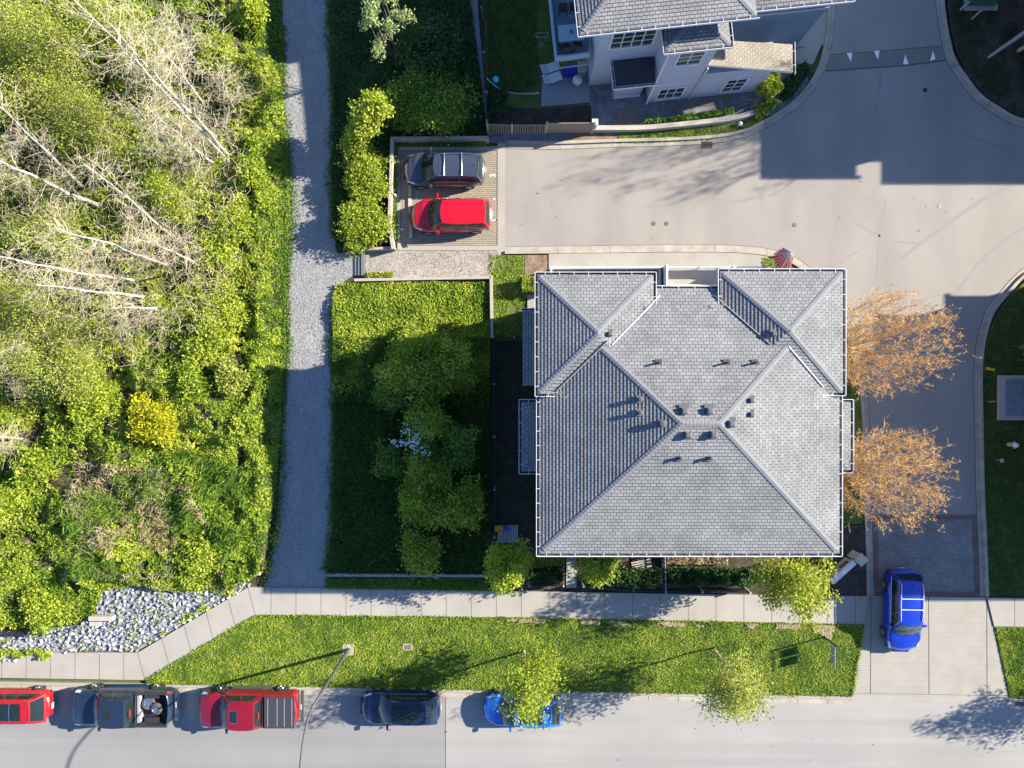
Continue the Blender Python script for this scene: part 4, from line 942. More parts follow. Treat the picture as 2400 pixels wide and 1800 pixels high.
def car(name, label, group, loc, rz, S, pmat, extra=None):
    t = thing(name, label, S.get('cat','car'), loc, rz, group)
    L, Wd, H = S['L'], S['W'], S['H']; hl = L/2; hw = Wd/2; belt = S['belt']; xs = hl-S.get('round',.75)
    wr = S.get('wr',.35); wx = S['wx']; deck = S['deck']; bed = S.get('bed')
    def halfw(x):
        k = abs(x)
        if k <= xs: return hw
        u = (k-xs)/(hl-xs); return hw*(1-S.get('rnd', .30)*u**2.4)
    st = sorted(set([round(-hl+L*i/84,4) for i in range(85)]+([bed[0],bed[0]+.02,bed[1],bed[1]-.02] if bed else [])))
    NR = 9; rows = []
    for x in st:
        w_ = halfw(x); zt = interp(deck, x); zl = S.get('sill',.27)
        e = max(0, (abs(x)-(hl-.22))/.22); zl += .14*e*e
        arch = 0
        for a in wx:
            dx = abs(x-a)
            if dx < wr*1.16: arch = max(arch, wr+math.sqrt(max(0,(wr*1.16)**2-dx*dx)))
        inn = w_*.80
        zz = max(zl, arch); sh = min(zt-.03, belt-.06) if not bed or not (bed[0] < x < bed[1]) else zt-.05
        if arch > 0: zz = min(zz, sh-.14)
        fl_ = 1.012 if arch > 0 else 1.0
        side = [(w_*.93*fl_, zz), (w_*.99*fl_, zz+(sh-zz)*.22), (w_*1.0*fl_, zz+(sh-zz)*.5), (w_*.985, zz+(sh-zz)*.8), (w_*.945, sh+.01)]
        inbed = bed and bed[0] < x < bed[1]
        if inbed:
            fz = S['bedfloor']; tp = [(w_*.93, zt), (w_*.84, zt), (w_*.83, fz), (0, fz)]
        else:
            cr = S.get('crown',.05)*(1-.6*e); tp = [(w_*.90, zt-.012), (w_*.72, zt+cr*.45), (w_*.36, zt+cr*.85), (0, zt+cr)]
        ub = max(0, (abs(x)-xs)/(hl-xs)); bn = S.get('nosebow',.26)
        rows.append([(x-math.copysign(bn*ub**1.5*(y/hw)**2, x), y, z) for y, z in side+tp])
    def half_surface(mb, sg):
        n0 = len(st); vs = []; fs = []; ms = []
        for r in rows: vs += [(p[0], p[1]*sg, p[2]) for p in r]
        for i in range(n0-1):
            for j in range(NR-1):
                q = (i*NR+j, (i+1)*NR+j, (i+1)*NR+j+1, i*NR+j+1)
                q = q if sg > 0 else q[::-1]
                clad = 1 if (j == 0 and S.get('clad')) else 0
                if bed and bed[0]-.001 < st[i] < bed[1] and j >= 6: clad = 1
                mb.add([], [], 0); fs.append((q, clad))
        for c_ in (0, 1):
            mb.add(vs, [f for f, m_ in fs if m_ == c_], c_)
    mb = MB(); half_surface(mb, 1); half_surface(mb, -1)
    for r, flip in ((rows[0], 0), (rows[-1], 1)):
        P_ = [(p[0], p[1], p[2]) for p in r]+[(p[0], -p[1], p[2]) for p in r[::-1][1:]]
        f = tuple(range(len(P_))); mb.add(P_, [f if flip else f[::-1]], 0)
    mb.add([(-hl+.2, -hw*.8, .3), (hl-.2, -hw*.8, .3), (hl-.2, hw*.8, .3), (-hl+.2, hw*.8, .3)], [(3,2,1,0)], 1)
    body = mb.build('body', [pmat, M['plastic']], t, smooth=True)
    # wheel-well liners
    ml = MB()
    for a in wx: ml.box((a, 0, wr+.12), (wr*2.25, Wd*.82, wr*1.6))
    ml.build('wheel_arch_liner', M['rimdark'], t) if False else None
    # greenhouse
    g0, g1 = S['gbase']; r0, r1 = S['groof']; wb, wt = hw*.90, hw*S.get('tumble',.72); zb = belt-.02; zr = H-.07
    bowf, bowr = S.get('bow',.16), S.get('bowr',.08)
    def base(u, s): return Vector(((g0-bowr*(1-u*u)*.6)*(1-s)+(g1+bowf*(1-u*u))*s, wb*u, zb))
    def taper(s): return 1-.10*abs(s*2-1)**3
    def roofp(u, s): return Vector(((r0-bowr*(1-u*u))*(1-s)+(r1+bowf*.8*(1-u*u))*s, wt*u*taper(s), zr+.07*(1-u*u*.85)*(.55+.45*math.sin(math.pi*min(1,max(0,s))))))
    def side(sg, s, v):
        p = base(sg, s).lerp(roofp(sg, s), v); p.y += sg*.035*math.sin(math.pi*v); return p
    def front(u, v): p = base(u, 1).lerp(roofp(u, 1), v); p += Vector((.5,0,1))*.03*math.sin(math.pi*v); return p
    def rear(u, v): p = base(u, 0).lerp(roofp(u, 0), v); p += Vector((-.5,0,.8))*.03*math.sin(math.pi*v); return p
    def patch(f, a, b, n1, n2, m, off=0, flip=False, mbx=None):
        mb = mbx or MB(); vs = []
        for i in range(n1+1):
            for j in range(n2+1):
                u = a[0]+(a[1]-a[0])*i/n1; v = b[0]+(b[1]-b[0])*j/n2; p = f(u, v)
                if off:
                    e = .01; du = f(u+e, v)-f(u-e, v); dv = f(u, v+e)-f(u, v-e); nn = du.cross(dv).normalized(); c = Vector((0,0,zb-.2)); 
                    if nn.dot(p-Vector((p.x*.6, 0, c.z))) < 0: nn = -nn
                    p = p+nn*off
                vs.append(p)
        fs = [(i*(n2+1)+j, (i+1)*(n2+1)+j, (i+1)*(n2+1)+j+1, i*(n2+1)+j+1) for i in range(n1) for j in range(n2)]
        if flip: fs = [f_[::-1] for f_ in fs]
        return mb.add(vs, fs, m)
    cb = MB()
    patch(lambda s, u: roofp(u, s), (0,1), (-1,1), 16, 14, 0, flip=False, mbx=cb)
    patch(lambda s, v: side(1, s, v), (0,1), (0,1), 12, 5, 0, flip=False, mbx=cb); patch(lambda s, v: side(-1, s, v), (0,1), (0,1), 12, 5, 0, flip=True, mbx=cb)
    patch(front, (-1,1), (0,1), 12, 5, 0, mbx=cb); patch(rear, (-1,1), (0,1), 12, 5, 0, flip=True, mbx=cb)
    cb.build('cabin', [S.get('roofmat', pmat)], t, smooth=True)
    gm = S.get('glass', 'carglass')
    patch(front, (-.90,.90), (.05,.93), 12, 6, 0, .012).build('windscreen', M[S.get('wsglass', gm)], t, smooth=True)
    # cowl and wipers
    mb = MB(); 
    for k in range(9):
        pass
    patch(front, (-.88,.88), (-.0,.075), 12, 2, 0, .02).build('cowl', M['plastic'], t, smooth=True)
    wp_ = MB(); wp_.tube([front(-.1,.03)+Vector((.02,0,.03)), front(-.72,.16)+Vector((.01,0,.03))], .012, 4); wp_.build('wiper', M['plastic'], t)
    wp_ = MB(); wp_.tube([front(.55,.03)+Vector((.02,0,.03)), front(-.0,.17)+Vector((.01,0,.03))], .012, 4); wp_.build('wiper', M['plastic'], t)
    patch(rear, (-.86,.86), (.14,.90), 10, 5, 0, .012).build('rear_window', M[gm], t, smooth=True)
    cuts = S.get('panes', [(.06,.40),(.43,.70),(.73,.95)] if not bed else [(.08,.48),(.53,.93)])
    for sg in (1, -1):
        for a, b in cuts[:]: patch(lambda s, v: side(sg, s, v), (a, b), (.12,.86), 5, 4, 0, .010).build('side_window', M[gm], t, smooth=True)
        if S.get('chromeline'):
            tb = MB(); tb.tube([side(sg, .04+.92*k/10, .07)+Vector((0,sg*.012,0)) for k in range(11)], .012, 4); tb.build('window_trim', M['chrome'], t)
        p = side(sg, .90, .10); mm = MB(); c = Vector((p.x-.02, sg*(hw+.10), belt+.06))
        mm.add([c+Vector(v) for v in [(-.05,-.10,-.07),(.10,-.10,-.06),(.09,.10,-.05),(-.05,.11,-.06),(-.05,-.10,.07),(.06,-.10,.07),(.05,.10,.06),(-.05,.11,.07)]], [(3,2,1,0),(4,5,6,7),(0,1,5,4),(1,2,6,5),(2,3,7,6),(3,0,4,7)])
        mm.tube([c+Vector((0,-sg*.08,-.02)), c+Vector((0,-sg*.2,-.06))], .025, 5); mm.build('door_mirror', [S.get('mirror', pmat)], t)
        for a in wx: wheel(t, a, sg*(hw-.115), wr, .22, sg, S.get('rim','rim'))
        # dark arch behind each wheel
        for a in wx:
            ab = MB(); pts = []
            ab.add([(a+wr*1.13*math.cos(q_), sg*(hw-.26), wr+wr*1.13*math.sin(q_)) for q_ in [math.pi*k/12 for k in range(13)]], [tuple(range(13)) if sg < 0 else tuple(range(12,-1,-1))]); ab.build('arch_liner', M['rimdark'], t)
        for hx in S.get('handles', [-.35,.55]): MB().box((hx, sg*(hw*.992), belt-.12), (.17,.03,.03)).build('door_handle', [S.get('handlemat', pmat)], t)
    # lamps follow the body skin
    def skin(i0, i1, j0, j1, sg, nm, mat, off=.008):
        vs = []; 
        for i in range(i0, i1+1):
            for j in range(j0, j1+1):
                p = Vector(rows[i][j]); p.y *= sg; c = Vector((p.x*.86, 0, .5)); p = p+(p-c).normalized()*off; vs.append(p)
        m2 = j1-j0+1; fs = [(a*m2+b, (a+1)*m2+b, (a+1)*m2+b+1, a*m2+b+1) for a in range(i1-i0) for b in range(m2-1)]
        if sg < 0: fs = [f[::-1] for f in fs]
        MB().add(vs, fs).build(nm, M[mat], t, smooth=True)
    n0 = len(st)-1
    for sg in (1,-1):
        skin(n0-10, n0-1, 3, 5, sg, 'headlight', 'headlamp'); skin(0, 4, 3, 4, sg, 'tail_light', 'taillamp')
    xf = st[-1]; gr = MB(); gr.box((xf+.0, 0, .50), (.05, hw*.95, .20)); gr.build('grille', M[S.get('grille','plastic')], t)
    MB().box((-hl-.012, 0, S.get('platez',.62)), (.02,.32,.16)).build('number_plate', M['white'], t)
    hb = MB()     # bonnet shut lines
    for sg in (1,-1): hb.tube([(x, sg*halfw(x)*.80, interp(deck, x)+S.get('crown',.05)*.30+.004) for x in [g1+.12+(hl-.28-g1-.12)*k/8 for k in range(9)]], .009, 4)
    hb.build('bonnet_seam', M['plastic'], t)
    if S.get('rails'):
        for sg in (1,-1):
            rb = MB(); rb.tube([roofp(sg*.90, .04+.90*k/10)+Vector((0,0,.02 if k in (0,10) else .06)) for k in range(11)], .024, 6); rb.build('roof_rail', M[S['rails']], t)
        for s_ in S.get('bars', ()):
            rb = MB(); rb.tube([roofp(-.90,s_)+Vector((0,0,.075)), roofp(.90,s_)+Vector((0,0,.075))], .026, 6); rb.build('cross_bar', M[S['rails']], t)
    if S.get('pano'):
        a, b = S['pano']; patch(lambda s, u: roofp(u, s), (a, b), (-.74,.74), 8, 8, 0, .010).build('glass_roof', M['carglass'], t, smooth=True)
        if S.get('panobar'):
            m_ = (a+b)/2; tb = MB(); tb.tube([roofp(-.74,m_)+Vector((0,0,.012)), roofp(0,m_)+Vector((0,0,.014)), roofp(.74,m_)+Vector((0,0,.012))], .014, 4); tb.build('glass_roof_bar', M['chrome'], t)
    if S.get('sunroof'):
        a, b = S['sunroof']; fr_ = MB(); patch(lambda s, u: roofp(u, s), (a-.02, b+.02), (-.44,.44), 4, 6, 0, .008, mbx=fr_); fr_.build('sunroof_frame', M['chrome' if S.get('chromeroof') else 'plastic'], t)
        patch(lambda s, u: roofp(u, s), (a, b), (-.40,.40), 4, 6, 0, .014).build('sunroof', M['carglass'], t)
    an = roofp(0, .10); mb = MB(); mb.add([an+Vector(v) for v in [(-.09,-.02,0),(.09,-.02,0),(.09,.02,0),(-.09,.02,0),(-.07,0,.07)]], [(0,1,4),(1,2,4),(2,3,4),(3,0,4)]); mb.build('antenna_fin', [pmat], t)
    if not bed:
        sp = MB(); patch(rear, (-.88,.88), (.90,1.0), 10, 2, 0, .03, mbx=sp); sp.build('rear_spoiler', [S.get('spoiler', pmat)], t, smooth=True)
    if extra: extra(t, S, roofp, side, rows)
    return t
SUV = dict(L=4.55, W=1.84, H=1.62, belt=1.02, wx=(-1.33,1.36), wr=.35, gbase=(-2.12,1.12), groof=(-1.82,.42), clad=True, round=1.1, rnd=.34,
           deck=[(-2.275,.92),(-2.1,1.0),(-1.9,1.02),(.95,1.03),(1.5,.98),(2.0,.88),(2.22,.70),(2.275,.58)], tumble=.74)
SEDAN = dict(L=4.55, W=1.80, H=1.45, belt=.93, wx=(-1.30,1.36), wr=.33, gbase=(-2.08,1.08), groof=(-1.42,.34), tumble=.72, round=1.1, rnd=.36,
           deck=[(-2.275,.80),(-2.15,.90),(-1.9,.93),(.95,.93),(1.5,.88),(2.0,.76),(2.22,.62),(2.275,.52)])
TRUCK = dict(L=5.75, W=1.96, H=1.86, belt=1.18, wx=(-1.72,1.78), wr=.40, sill=.42, gbase=(-.82,1.38), groof=(-.60,.72), tumble=.80, round=.45, rnd=.16, cat='pickup truck',
           bed=(-2.72,-.92), bedfloor=.80, deck=[(-2.875,.95),(-2.80,1.22),(-2.74,1.27),(-.90,1.27),(-.84,1.20),(1.3,1.20),(2.0,1.18),(2.6,1.08),(2.80,.90),(2.875,.70)], bow=.14, bowr=.0, handles=[-.30,.60], platez=.62)
g_court, g_street = 'cars in the parking court', 'vehicles parked along the street kerb'
G = lambda x, y: W(x, y, 0)
car('parked_car', 'dark grey SUV with roof rails and crossbars in bay 2 of the court', g_court, G(1045,407), math.pi, dict(SUV, rails='chrome', bars=(.36,.78), L=4.6), paint('graphite paint', (.045,.055,.085), metal=.2))
car('parked_car', 'bright red SUV with plain roof in bay 1 of the court', g_court, G(1061,512), math.pi+R(.8), dict(SUV, chromeline=True), paint('red paint', (.46,.002,.012), metal=.0))
car('parked_car', 'vivid blue SUV with white roof rails driving over the ribbed driveway', None, G(2099,1421), R(-91), dict(SUV, rails='white', bars=(.40,.66), wsglass='carglass_bright', chromeline=True, L=4.7, W=1.86), paint('vivid blue paint', (.003,.03,.36), metal=.05))
car('parked_car', 'red car with black glass roof, cut off by the left edge', g_street, G(48,1641), math.pi*0+math.pi, dict(SEDAN, pano=(.22,.86), panobar=True, H=1.52, L=4.5), paint('tomato red paint', (.34,.008,.010), metal=.05))
car('parked_car', 'dark navy hatchback with long dark roof parked between red pickup and bright blue car', g_street, G(944,1645), math.pi-R(.6), dict(SEDAN, pano=(.08,.98), L=4.5), paint('navy paint', (.004,.012,.055), metal=.1))
car('parked_car', 'bright azure car with black glass roof half under the street tree', g_street, G(1225,1648), math.pi-R(.6), dict(SEDAN, pano=(.22,.88), panobar=True, L=4.35, H=1.54, belt=.98), paint('azure paint', (.003,.12,.50), metal=.05))
def headrack(t, S, roofp, side, rows): MB().box((-.83,0,1.66), (.04,.34,.05)).build('brake_light', M['taillamp'], t)
def tonneau(t, S, roofp, side, rows):
    headrack(t, S, roofp, side, rows)
    MB().box((-1.86,0,1.315), (1.66,1.74,.05)).build('bed_cover', plain('charcoal vinyl cover', (.035,.037,.045), .5), t)
    for x in (-2.55,-2.14,-1.74,-1.22): MB().box((x,0,1.342), (.05,1.56,.012)).build('cover_rib', plain('pale strap', (.17,.17,.18), .5), t)
    MB().box((-2.90,0,.58), (.16,1.7,.16)).build('rear_bumper', M['darksteel'], t)
    for sg in (1,-1): MB().box((0,sg*1.0,.42), (2.2,.14,.05)).build('running_board', M['darksteel'], t)
def openbed(t, S, roofp, side, rows):
    headrack(t, S, roofp, side, rows)
    for sg in (1,-1):
        MB().box((-1.80,sg*.90,1.285), (1.76,.13,.03)).build('bed_rail', M['plastic'], t); MB().box((0,sg*1.0,.42), (2.2,.14,.05)).build('running_board', M['chrome'], t)
        MB().box((-1.72,sg*.66,.93), (.8,.26,.26)).build('wheel_housing', M['plastic'], t)
    MB().box((-1.06,0,1.0), (.14,1.5,.40)).build('bed_bulkhead', M['bluegrey'], t)
    MB().box((-2.90,0,.60), (.18,1.75,.18)).build('rear_bumper', M['chrome'], t)
tk1 = car('pickup_truck', 'dark grey pickup truck with open bed holding two spare wheels', g_street, G(308,1639), math.pi, dict(TRUCK, sunroof=(.52,.76), mirror=M['plastic'], wsglass='carglass_bright'), paint('dark slate paint', (.012,.022,.045), metal=.1), openbed)
tk2 = car('pickup_truck', 'red pickup truck with ribbed charcoal bed cover and white framed sunroof', g_street, G(597,1644), math.pi, dict(TRUCK, sunroof=(.62,.90), chromeroof=True, mirror=M['plastic'], wsglass='carglass_bright', L=5.7), paint('deep red paint', (.20,.004,.016), metal=.1), tonneau)
def spare(name, label, c, rot):
    t = thing(name, label, 'wheel', c, 0, 'spare wheels in the pickup bed'); t.rotation_euler = rot
    mb = MB(); r = .34; mb.lathe([(r*.55,-.1),(r*.9,-.11),(r,-.05),(r,.05),(r*.9,.11),(r*.55,.1)], (0,0,0), 26); mb.build('tyre', plain('dusty tyre', (.06,.055,.05), .9) , t, smooth=True)
    rb = MB(); rb.lathe([(0,.05),(r*.2,.05),(r*.25,.02),(r*.5,.02),(r*.6,.09),(r*.62,.10)], (0,0,0), 22)
    for k in range(6): a = k*math.pi/3; rb.box((math.cos(a)*r*.36,math.sin(a)*r*.36,.045), (.18,.04,.02), a)
    rb.build('rim', M['chrome'], t)
spare('spare_wheel', 'spare wheel with pale dusty tyre lying flat on top in the pickup bed', W(366,1661,1.12), (R(6),R(-8),0))
spare('spare_wheel', 'spare wheel leaning at a slant against the far side of the pickup bed', W(348,1648,1.0), (R(-30),R(20),0))
car('parked_car', 'dark car of which only the wheels and side show at the bottom edge', None, G(2196,1842), 0, dict(SEDAN, clad=True), paint('black blue paint', (.01,.02,.035)))

# ================================================================== STREET THINGS
# lamp: 7.4 m pole at (817,1521), arm reaching over the street
lb = W(817,1521); lamp = thing('street_lamp', 'tall dark street lamp with curved arm reaching over the street', 'street lamp', lb)
mb = MB(); mb.tube([(0,0,0),(.0,0,.3),(-.03,-.03,4.0),(-.08,-.10,6.9)], [.13,.10,.075,.055], 12); mb.build('pole', M['darksteel'], lamp, smooth=True)
arm = [(-.08,-.10,6.9),(-.14,-.4,7.25),(-.20,-.9,7.6),(-.24,-1.6,7.95),(-.26,-2.4,8.15),(-.26,-3.1,8.2)]
mb = MB(); mb.tube(spline([Vector(p) for p in arm], 4), .045, 10); mb.build('arm', M['darksteel'], lamp, smooth=True)
mb = MB(); mb.lathe([(0,.06),(.10,.05),(.16,-.02),(.14,-.05),(0,-.06)], (-.26,-3.35,8.16), 16); mb.build('lamp_head', M['darksteel'], lamp, smooth=True)
MB().box((.0,.0,.05), (.62,.62,.16)).build('concrete_base', M['wall_conc'], lamp)
mb = MB(); mb.prism(P2([(945,1507),(968,1507),(968,1522),(945,1522)]), .08, .14); ub = thing_mesh(mb, 'utility_box_frame', 'pale framed brown utility cover set in the lawn strip', 'utility cover', M['wall_conc'])
MB().prism(P2([(948,1509),(965,1509),(965,1520),(948,1520)]), .14, .146).build('lid', plain('brown lid', (.16,.10,.085), .8), ub)
# catch basins
def basin(px, py, label, rz=0, grp='storm drain grates'):
    t = thing('storm_drain', label, 'drain grate', W(px, py, .013), rz, grp)
    MB().box((0,0,.0), (.62,.42,.012)).build('frame', M['manhole'], t)
    for k in range(7): MB().box((-.24+.08*k,0,.008), (.03,.36,.01), R(25)).build('slat', M['iron'], t)
basin(1657,340, 'rusty storm drain grate at the upper kerb of the cross lane')
basin(443,1604, 'storm drain grate with weeds in the street gutter between the two pickups')
basin(2392,1647, 'dark storm drain grate in the gutter at the right edge')
for x, y, lab, mt in [(1532,524,'rusty round valve cover, left one of the pair in the cross lane','manhole'),(1562,524,'rusty round valve cover, right one of the pair in the cross lane','manhole'),(1862,527,'small brownish valve cover at the tip of a thin stain','manhole'),(2202,483,'grey round valve cover far out on the junction','flashgrey'),(2168,211,'black round valve cover in the shaded upper lane','iron')]:
    mb = MB(); mb.lathe([(0,.012),(.09,.012),(.10,.008),(.13,.008),(.13,0)], (0,0,.002), 20); o = mb.build('valve_cover', M[mt]); o.location = W(x, y); tag(o, lab, 'valve cover', 'valve covers in the lanes')
# speed table with white triangles
hump = spline(P2([(1948,128),(2020,124),(2100,117),(2207,108)]), 4)+spline(P2([(2217,141),(2150,150),(2080,156),(2000,162),(1936,166)]), 4)
structure(MB().prism(hump, .0, .02).build('speed_table', ground_mat('patched asphalt', [(.17,.155,.14),(.20,.185,.165)], big=.8, fine=20, fineamt=.15)))
mb = MB()
for pts in [[(1984,125),(1997,124),(1994,145)],[(2048,120),(2061,119),(2057,140)],[(2116,151),(2129,151),(2121,128)],[(2179,144),(2192,138),(2186,119)]]: mb.prism(P2(pts), .021, .025)
structure(mb.build('road_marking', M['paint']))
mb = MB(); mb.strip(spline(P2([(1936,166),(2000,162),(2080,156),(2150,150),(2217,141)]), 4), .05, .0, .024); mb.strip(spline(P2([(1948,128),(2020,124),(2100,117),(2207,108)]), 4), .03, .0, .024); structure(mb.build('road_crack', M['joint']))
# parking sign by the driveway: post, back of a slatted panel
sgn = thing('hanging_sign', 'dark post with long arm and two hanging boards in the lawn', 'sign', W(1930,1491))
mb = MB(); mb.tube([(0,0,0),(0,0,1.72)], .045, 8); mb.build('post', M['darksteel'], sgn)
mb = MB(); mb.tube([(0,.05,1.66),(0,-1.18,1.62)], .035, 6); mb.build('arm', M['darksteel'], sgn)
for k in range(2):
    MB().box((-.0,-.34-.52*k,1.16), (.03,.44,.52)).build('sign_board', M['bluegrey'], sgn)
    for dy in (-.15,.15): mb = MB(); mb.tube([(0,-.34-.52*k+dy,1.42),(0,-.34-.52*k+dy,1.62)], .01, 4); mb.build('hanger', M['chrome'], sgn)
# entry sign wall and pillar
es = thing('entry_wall_sign', 'low concrete entry wall with dark house digits and white cap', 'sign wall', W(1976,1331)); b0 = W(1976,1331)
A, B_ = W(1934,1352)-b0, W(1983,1308)-b0; d = (B_-A); d.z = 0; L_ = d.length; d.normalize(); nn = Vector((d.y,-d.x,0)); ang = math.atan2(d.y, d.x)
mid = (A+B_)/2; MB().box(mid+Vector((0,0,.45)), (L_,.22,.90), ang).build('wall', M['siding_tan'], es)
MB().box(mid+Vector((0,0,.93)), (L_+.06,.30,.07), ang).build('cap', M['white'], es)
rot = Matrix(((-d.x, 0, -nn.x),(-d.y, 0, -nn.y),(0, 1, 0)))
text('house_digits', '888', A+d*(L_*.72)-nn*.118+Vector((0,0,.55)), .40, rot.to_euler(), M['black'], ext=.01, parent=es)
pr = thing('entry_pillar', 'square stone pillar with pale pyramid cap beside the drive', 'pillar', W(1997,1301))
MB().box((0,0,.5), (.46,.46,1.0), R(45)).build('shaft', M['siding_tan'], pr)
mb = MB(); mb.box((0,0,1.04), (.54,.54,.09), R(45)); mb.add([(.0,-.37,1.086),(.37,0,1.086),(0,.37,1.086),(-.37,0,1.086),(0,0,1.20)], [(0,1,4),(1,2,4),(2,3,4),(3,0,4)]); mb.build('cap', M['siding_tan'], pr)
# yellow utility tag on the sidewalk
o = MB().prism([(-.13,-.11),(.13,-.11),(.13,.11),(-.13,.11)], .121, .13).build('meter_lid', plain('yellow brown lid', (.35,.24,.06), .8, var=.5, scale=20)); o.location = (*W(2012,1402)[:2], 0); tag(o, 'small yellow brown meter lid in the sidewalk beside the drive', 'utility cover')
# right edge: vault, hydrant, marker, transformer
vb = thing('utility_vault', 'steel lidded utility vault in a concrete frame in the shaded lawn', 'utility vault', W(2370,932))
MB().box((0,0,.12), (1.75,2.55,.24)).build('frame', M['wall_conc'], vb); MB().box((.12,.0,.27), (1.25,2.05,.06)).build('lid', M['vaultlid'], vb)
MB().prism([(-1.35,.18),(-.9,.22),(-.9,.27),(-1.35,.24)], .06, .10).build('yellow_stake', M['amber'], vb) if False else None
for x, y, lab in [(2318,865,'yellow marker board lying flat in the grass left of the vault'),(2322,941,'thin yellow strip beside the vault edge')]:
    o = MB().box((0,0,.1), (.5,.16,.03) if y < 900 else (.42,.06,.03), R(-12) if y < 900 else R(3)).build('marker_board', M['amber']); o.location = (*W(x, y)[:2], 0); tag(o, lab, 'marker', 'yellow markers by the vault')
hy = thing('fire_hydrant', 'white fire hydrant with yellow nozzle cap near the right edge', 'hydrant', W(2362,1041))
mb = MB(); mb.lathe([(.16,0),(.16,.05),(.11,.06),(.11,.55),(.15,.57),(.15,.62),(.12,.72),(.05,.80),(0,.81)], (0,0,0), 16); mb.build('barrel', M['white'], hy, smooth=True)
for sg in (1,-1): mb = MB(); mb.lathe([(.05,0),(.05,sg*.20),(0,sg*.20)], (0,0,.5), 10, axis='y'); mb.build('nozzle', M['white'], hy)
mb = MB(); mb.tube([(0,0,.45),(-.26,.02,.45)], .09, 12); mb.build('pumper_cap', M['amber'], hy)
bo = thing('bollard_light', 'short grey garden post light in the shaded lawn below the hydrant', 'bollard light', W(2333,1077))
mb = MB(); mb.lathe([(.05,0),(.05,.5),(.13,.52),(.13,.56),(.04,.66),(0,.66)], (0,0,0), 14); mb.build('post', M['bluegrey'], bo, smooth=True); mb = MB(); mb.tube([(.05,0,.06),(.8,-.08,.06)], .02, 5); mb.build('cable', M['black'], bo)
tr = thing('transformer_box', 'dark green utility box at the top edge between two leaning posts', 'utility box', W(2296,-4))
MB().box((0,0,.55), (1.5,1.0,1.1)).build('cabinet', M['util'], tr); MB().box((0,0,.06), (1.9,1.5,.12)).build('pad', M['wall_conc'], tr)
for (a, b_) , lab in [(((2250,24),(2272,4)),'short pale log left of the green utility box'),(((2277,45),(2302,22)),'short pale log below the green utility box')]:
    mb = MB(); mb.tube([W(*a,.1), W(*b_,.3)], .06, 7); thing_mesh(mb, 'log', lab, 'log', M['timber'], 'logs by the green utility box')
mb = MB(); mb.tube([W(2316,135,.15), W(2340,118,.35), W(2405,74,.9)], [.07,.09,.12], 8); thing_mesh(mb, 'tree_stake', 'pale thick leaning trunk at the upper right corner', 'leaning trunk', M['timber'])
# ---------------- retaining walls and fences
def wallthing(name, label, pts, wd, h, mat, cat='wall', grp=None, z0=-.1, sp=0):
    p = P2(pts, h); p = spline(p, sp) if sp else p
    mb = MB(); mb.strip(p, wd, z0, h); return thing_mesh(mb, name, label, cat, M[mat], grp)
wallthing('timber_wall', 'pale timber retaining wall with a kink left of the parking court', [(918,325),(917,380),(914,470),(911,525),(921,583)], .17, .75, 'timber')
wallthing('timber_wall', 'dim timber retaining wall above the parking court', [(915,324),(1145,322)], .17, .7, 'timber')
wallthing('timber_wall', 'short timber wall under the round green shrub beside the steps', [(848,584),(920,580)], .14, .5, 'timber')
wallthing('timber_wall', 'timber wall along the lower side of the gravel pad', [(830,656),(980,653),(1150,650)], .15, .5, 'timber')
wallthing('timber_wall', 'timber wall running down from the gravel pad past the house corner', [(1151,645),(1152,720),(1153,792)], .16, .5, 'timber')
wallthing('low_wall', 'long low blue grey wall between the meadow slope and the weeds by the sidewalk', [(762,1348),(960,1349),(1152,1350)], .16, .35, 'bluegrey')
wallthing('low_wall', 'short stub of low wall left of the path mouth', [(552,1346),(609,1345)], .17, .3, 'wall_conc')
wallthing('low_wall', 'low wall half hidden by weeds at the foot of the bank', [(205,1347),(330,1347),(440,1346)], .12, .35, 'wall_conc')
wallthing('garden_wall', 'curved pale garden wall below the lavender house', [(1390,299),(1450,299),(1510,298),(1600,290),(1680,281),(1735,272),(1790,252),(1815,235)], .26, .45, 'wall_conc', sp=4)
wallthing('yard_swale', 'long dark concrete strip between the trees and the back yard', [(1104,-60),(1112,60),(1124,190),(1134,306)], .55, .12, 'bluegrey', cat='strip')
def fence(name, label, pts, h, mat, post='white', rail=.05, pickets=None, board=None, wd=.04, group=None, postw=.09):
    P_ = [W(*p) for p in pts]; t = thing(name, label, 'fence', P_[0], 0, group); o = P_[0]
    for i in range(len(P_)-1):
        a, b = P_[i]-o, P_[i+1]-o; L = (b-a).length; d = (b-a).normalized(); ang = math.atan2(d.y, d.x); m_ = (a+b)/2
        if board: MB().box(m_+Vector((0,0,h*.5)), (L, wd, h*.94), ang).build('board_panel', M[mat], t)
        else:
            for z in (h*.95, h*.15): MB().box(m_+Vector((0,0,z)), (L, rail, rail), ang).build('rail', M[mat], t)
            if pickets:
                pk = MB(); k = int(L/pickets)
                for j in range(k): pk.box(a+d*(L*(j+.5)/k)+Vector((0,0,h*.52)), (pickets*.55, .02, h*.92), ang)
                pk.build('pickets', M[mat], t)
    for p in P_: MB().box(p-o+Vector((0,0,h*.53)), (postw, postw, h*1.06)).build('post', M[post], t)
    return t
fence('picket_fence', 'weathered picket fence above the left end of the cross lane', [(1144,313),(1200,315),(1278,314)], 1.45, 'timber_dark', 'timber', pickets=.13)
fence('board_fence', 'weathered panelled board gate in the fence above the lane', [(1279,313),(1386,312)], 1.6, 'timber_dark', 'timber', board=True, postw=.12)
gt = thing('gate_post', 'pale green capped post at the corner of the curved garden wall', 'post', W(1389,304))
MB().box((0,0,.55), (.26,.26,1.1)).build('shaft', M['wall_conc'], gt); MB().box((0,0,1.13), (.34,.34,.08)).build('cap', plain('pale green cap', (.45,.55,.50), .7), gt)
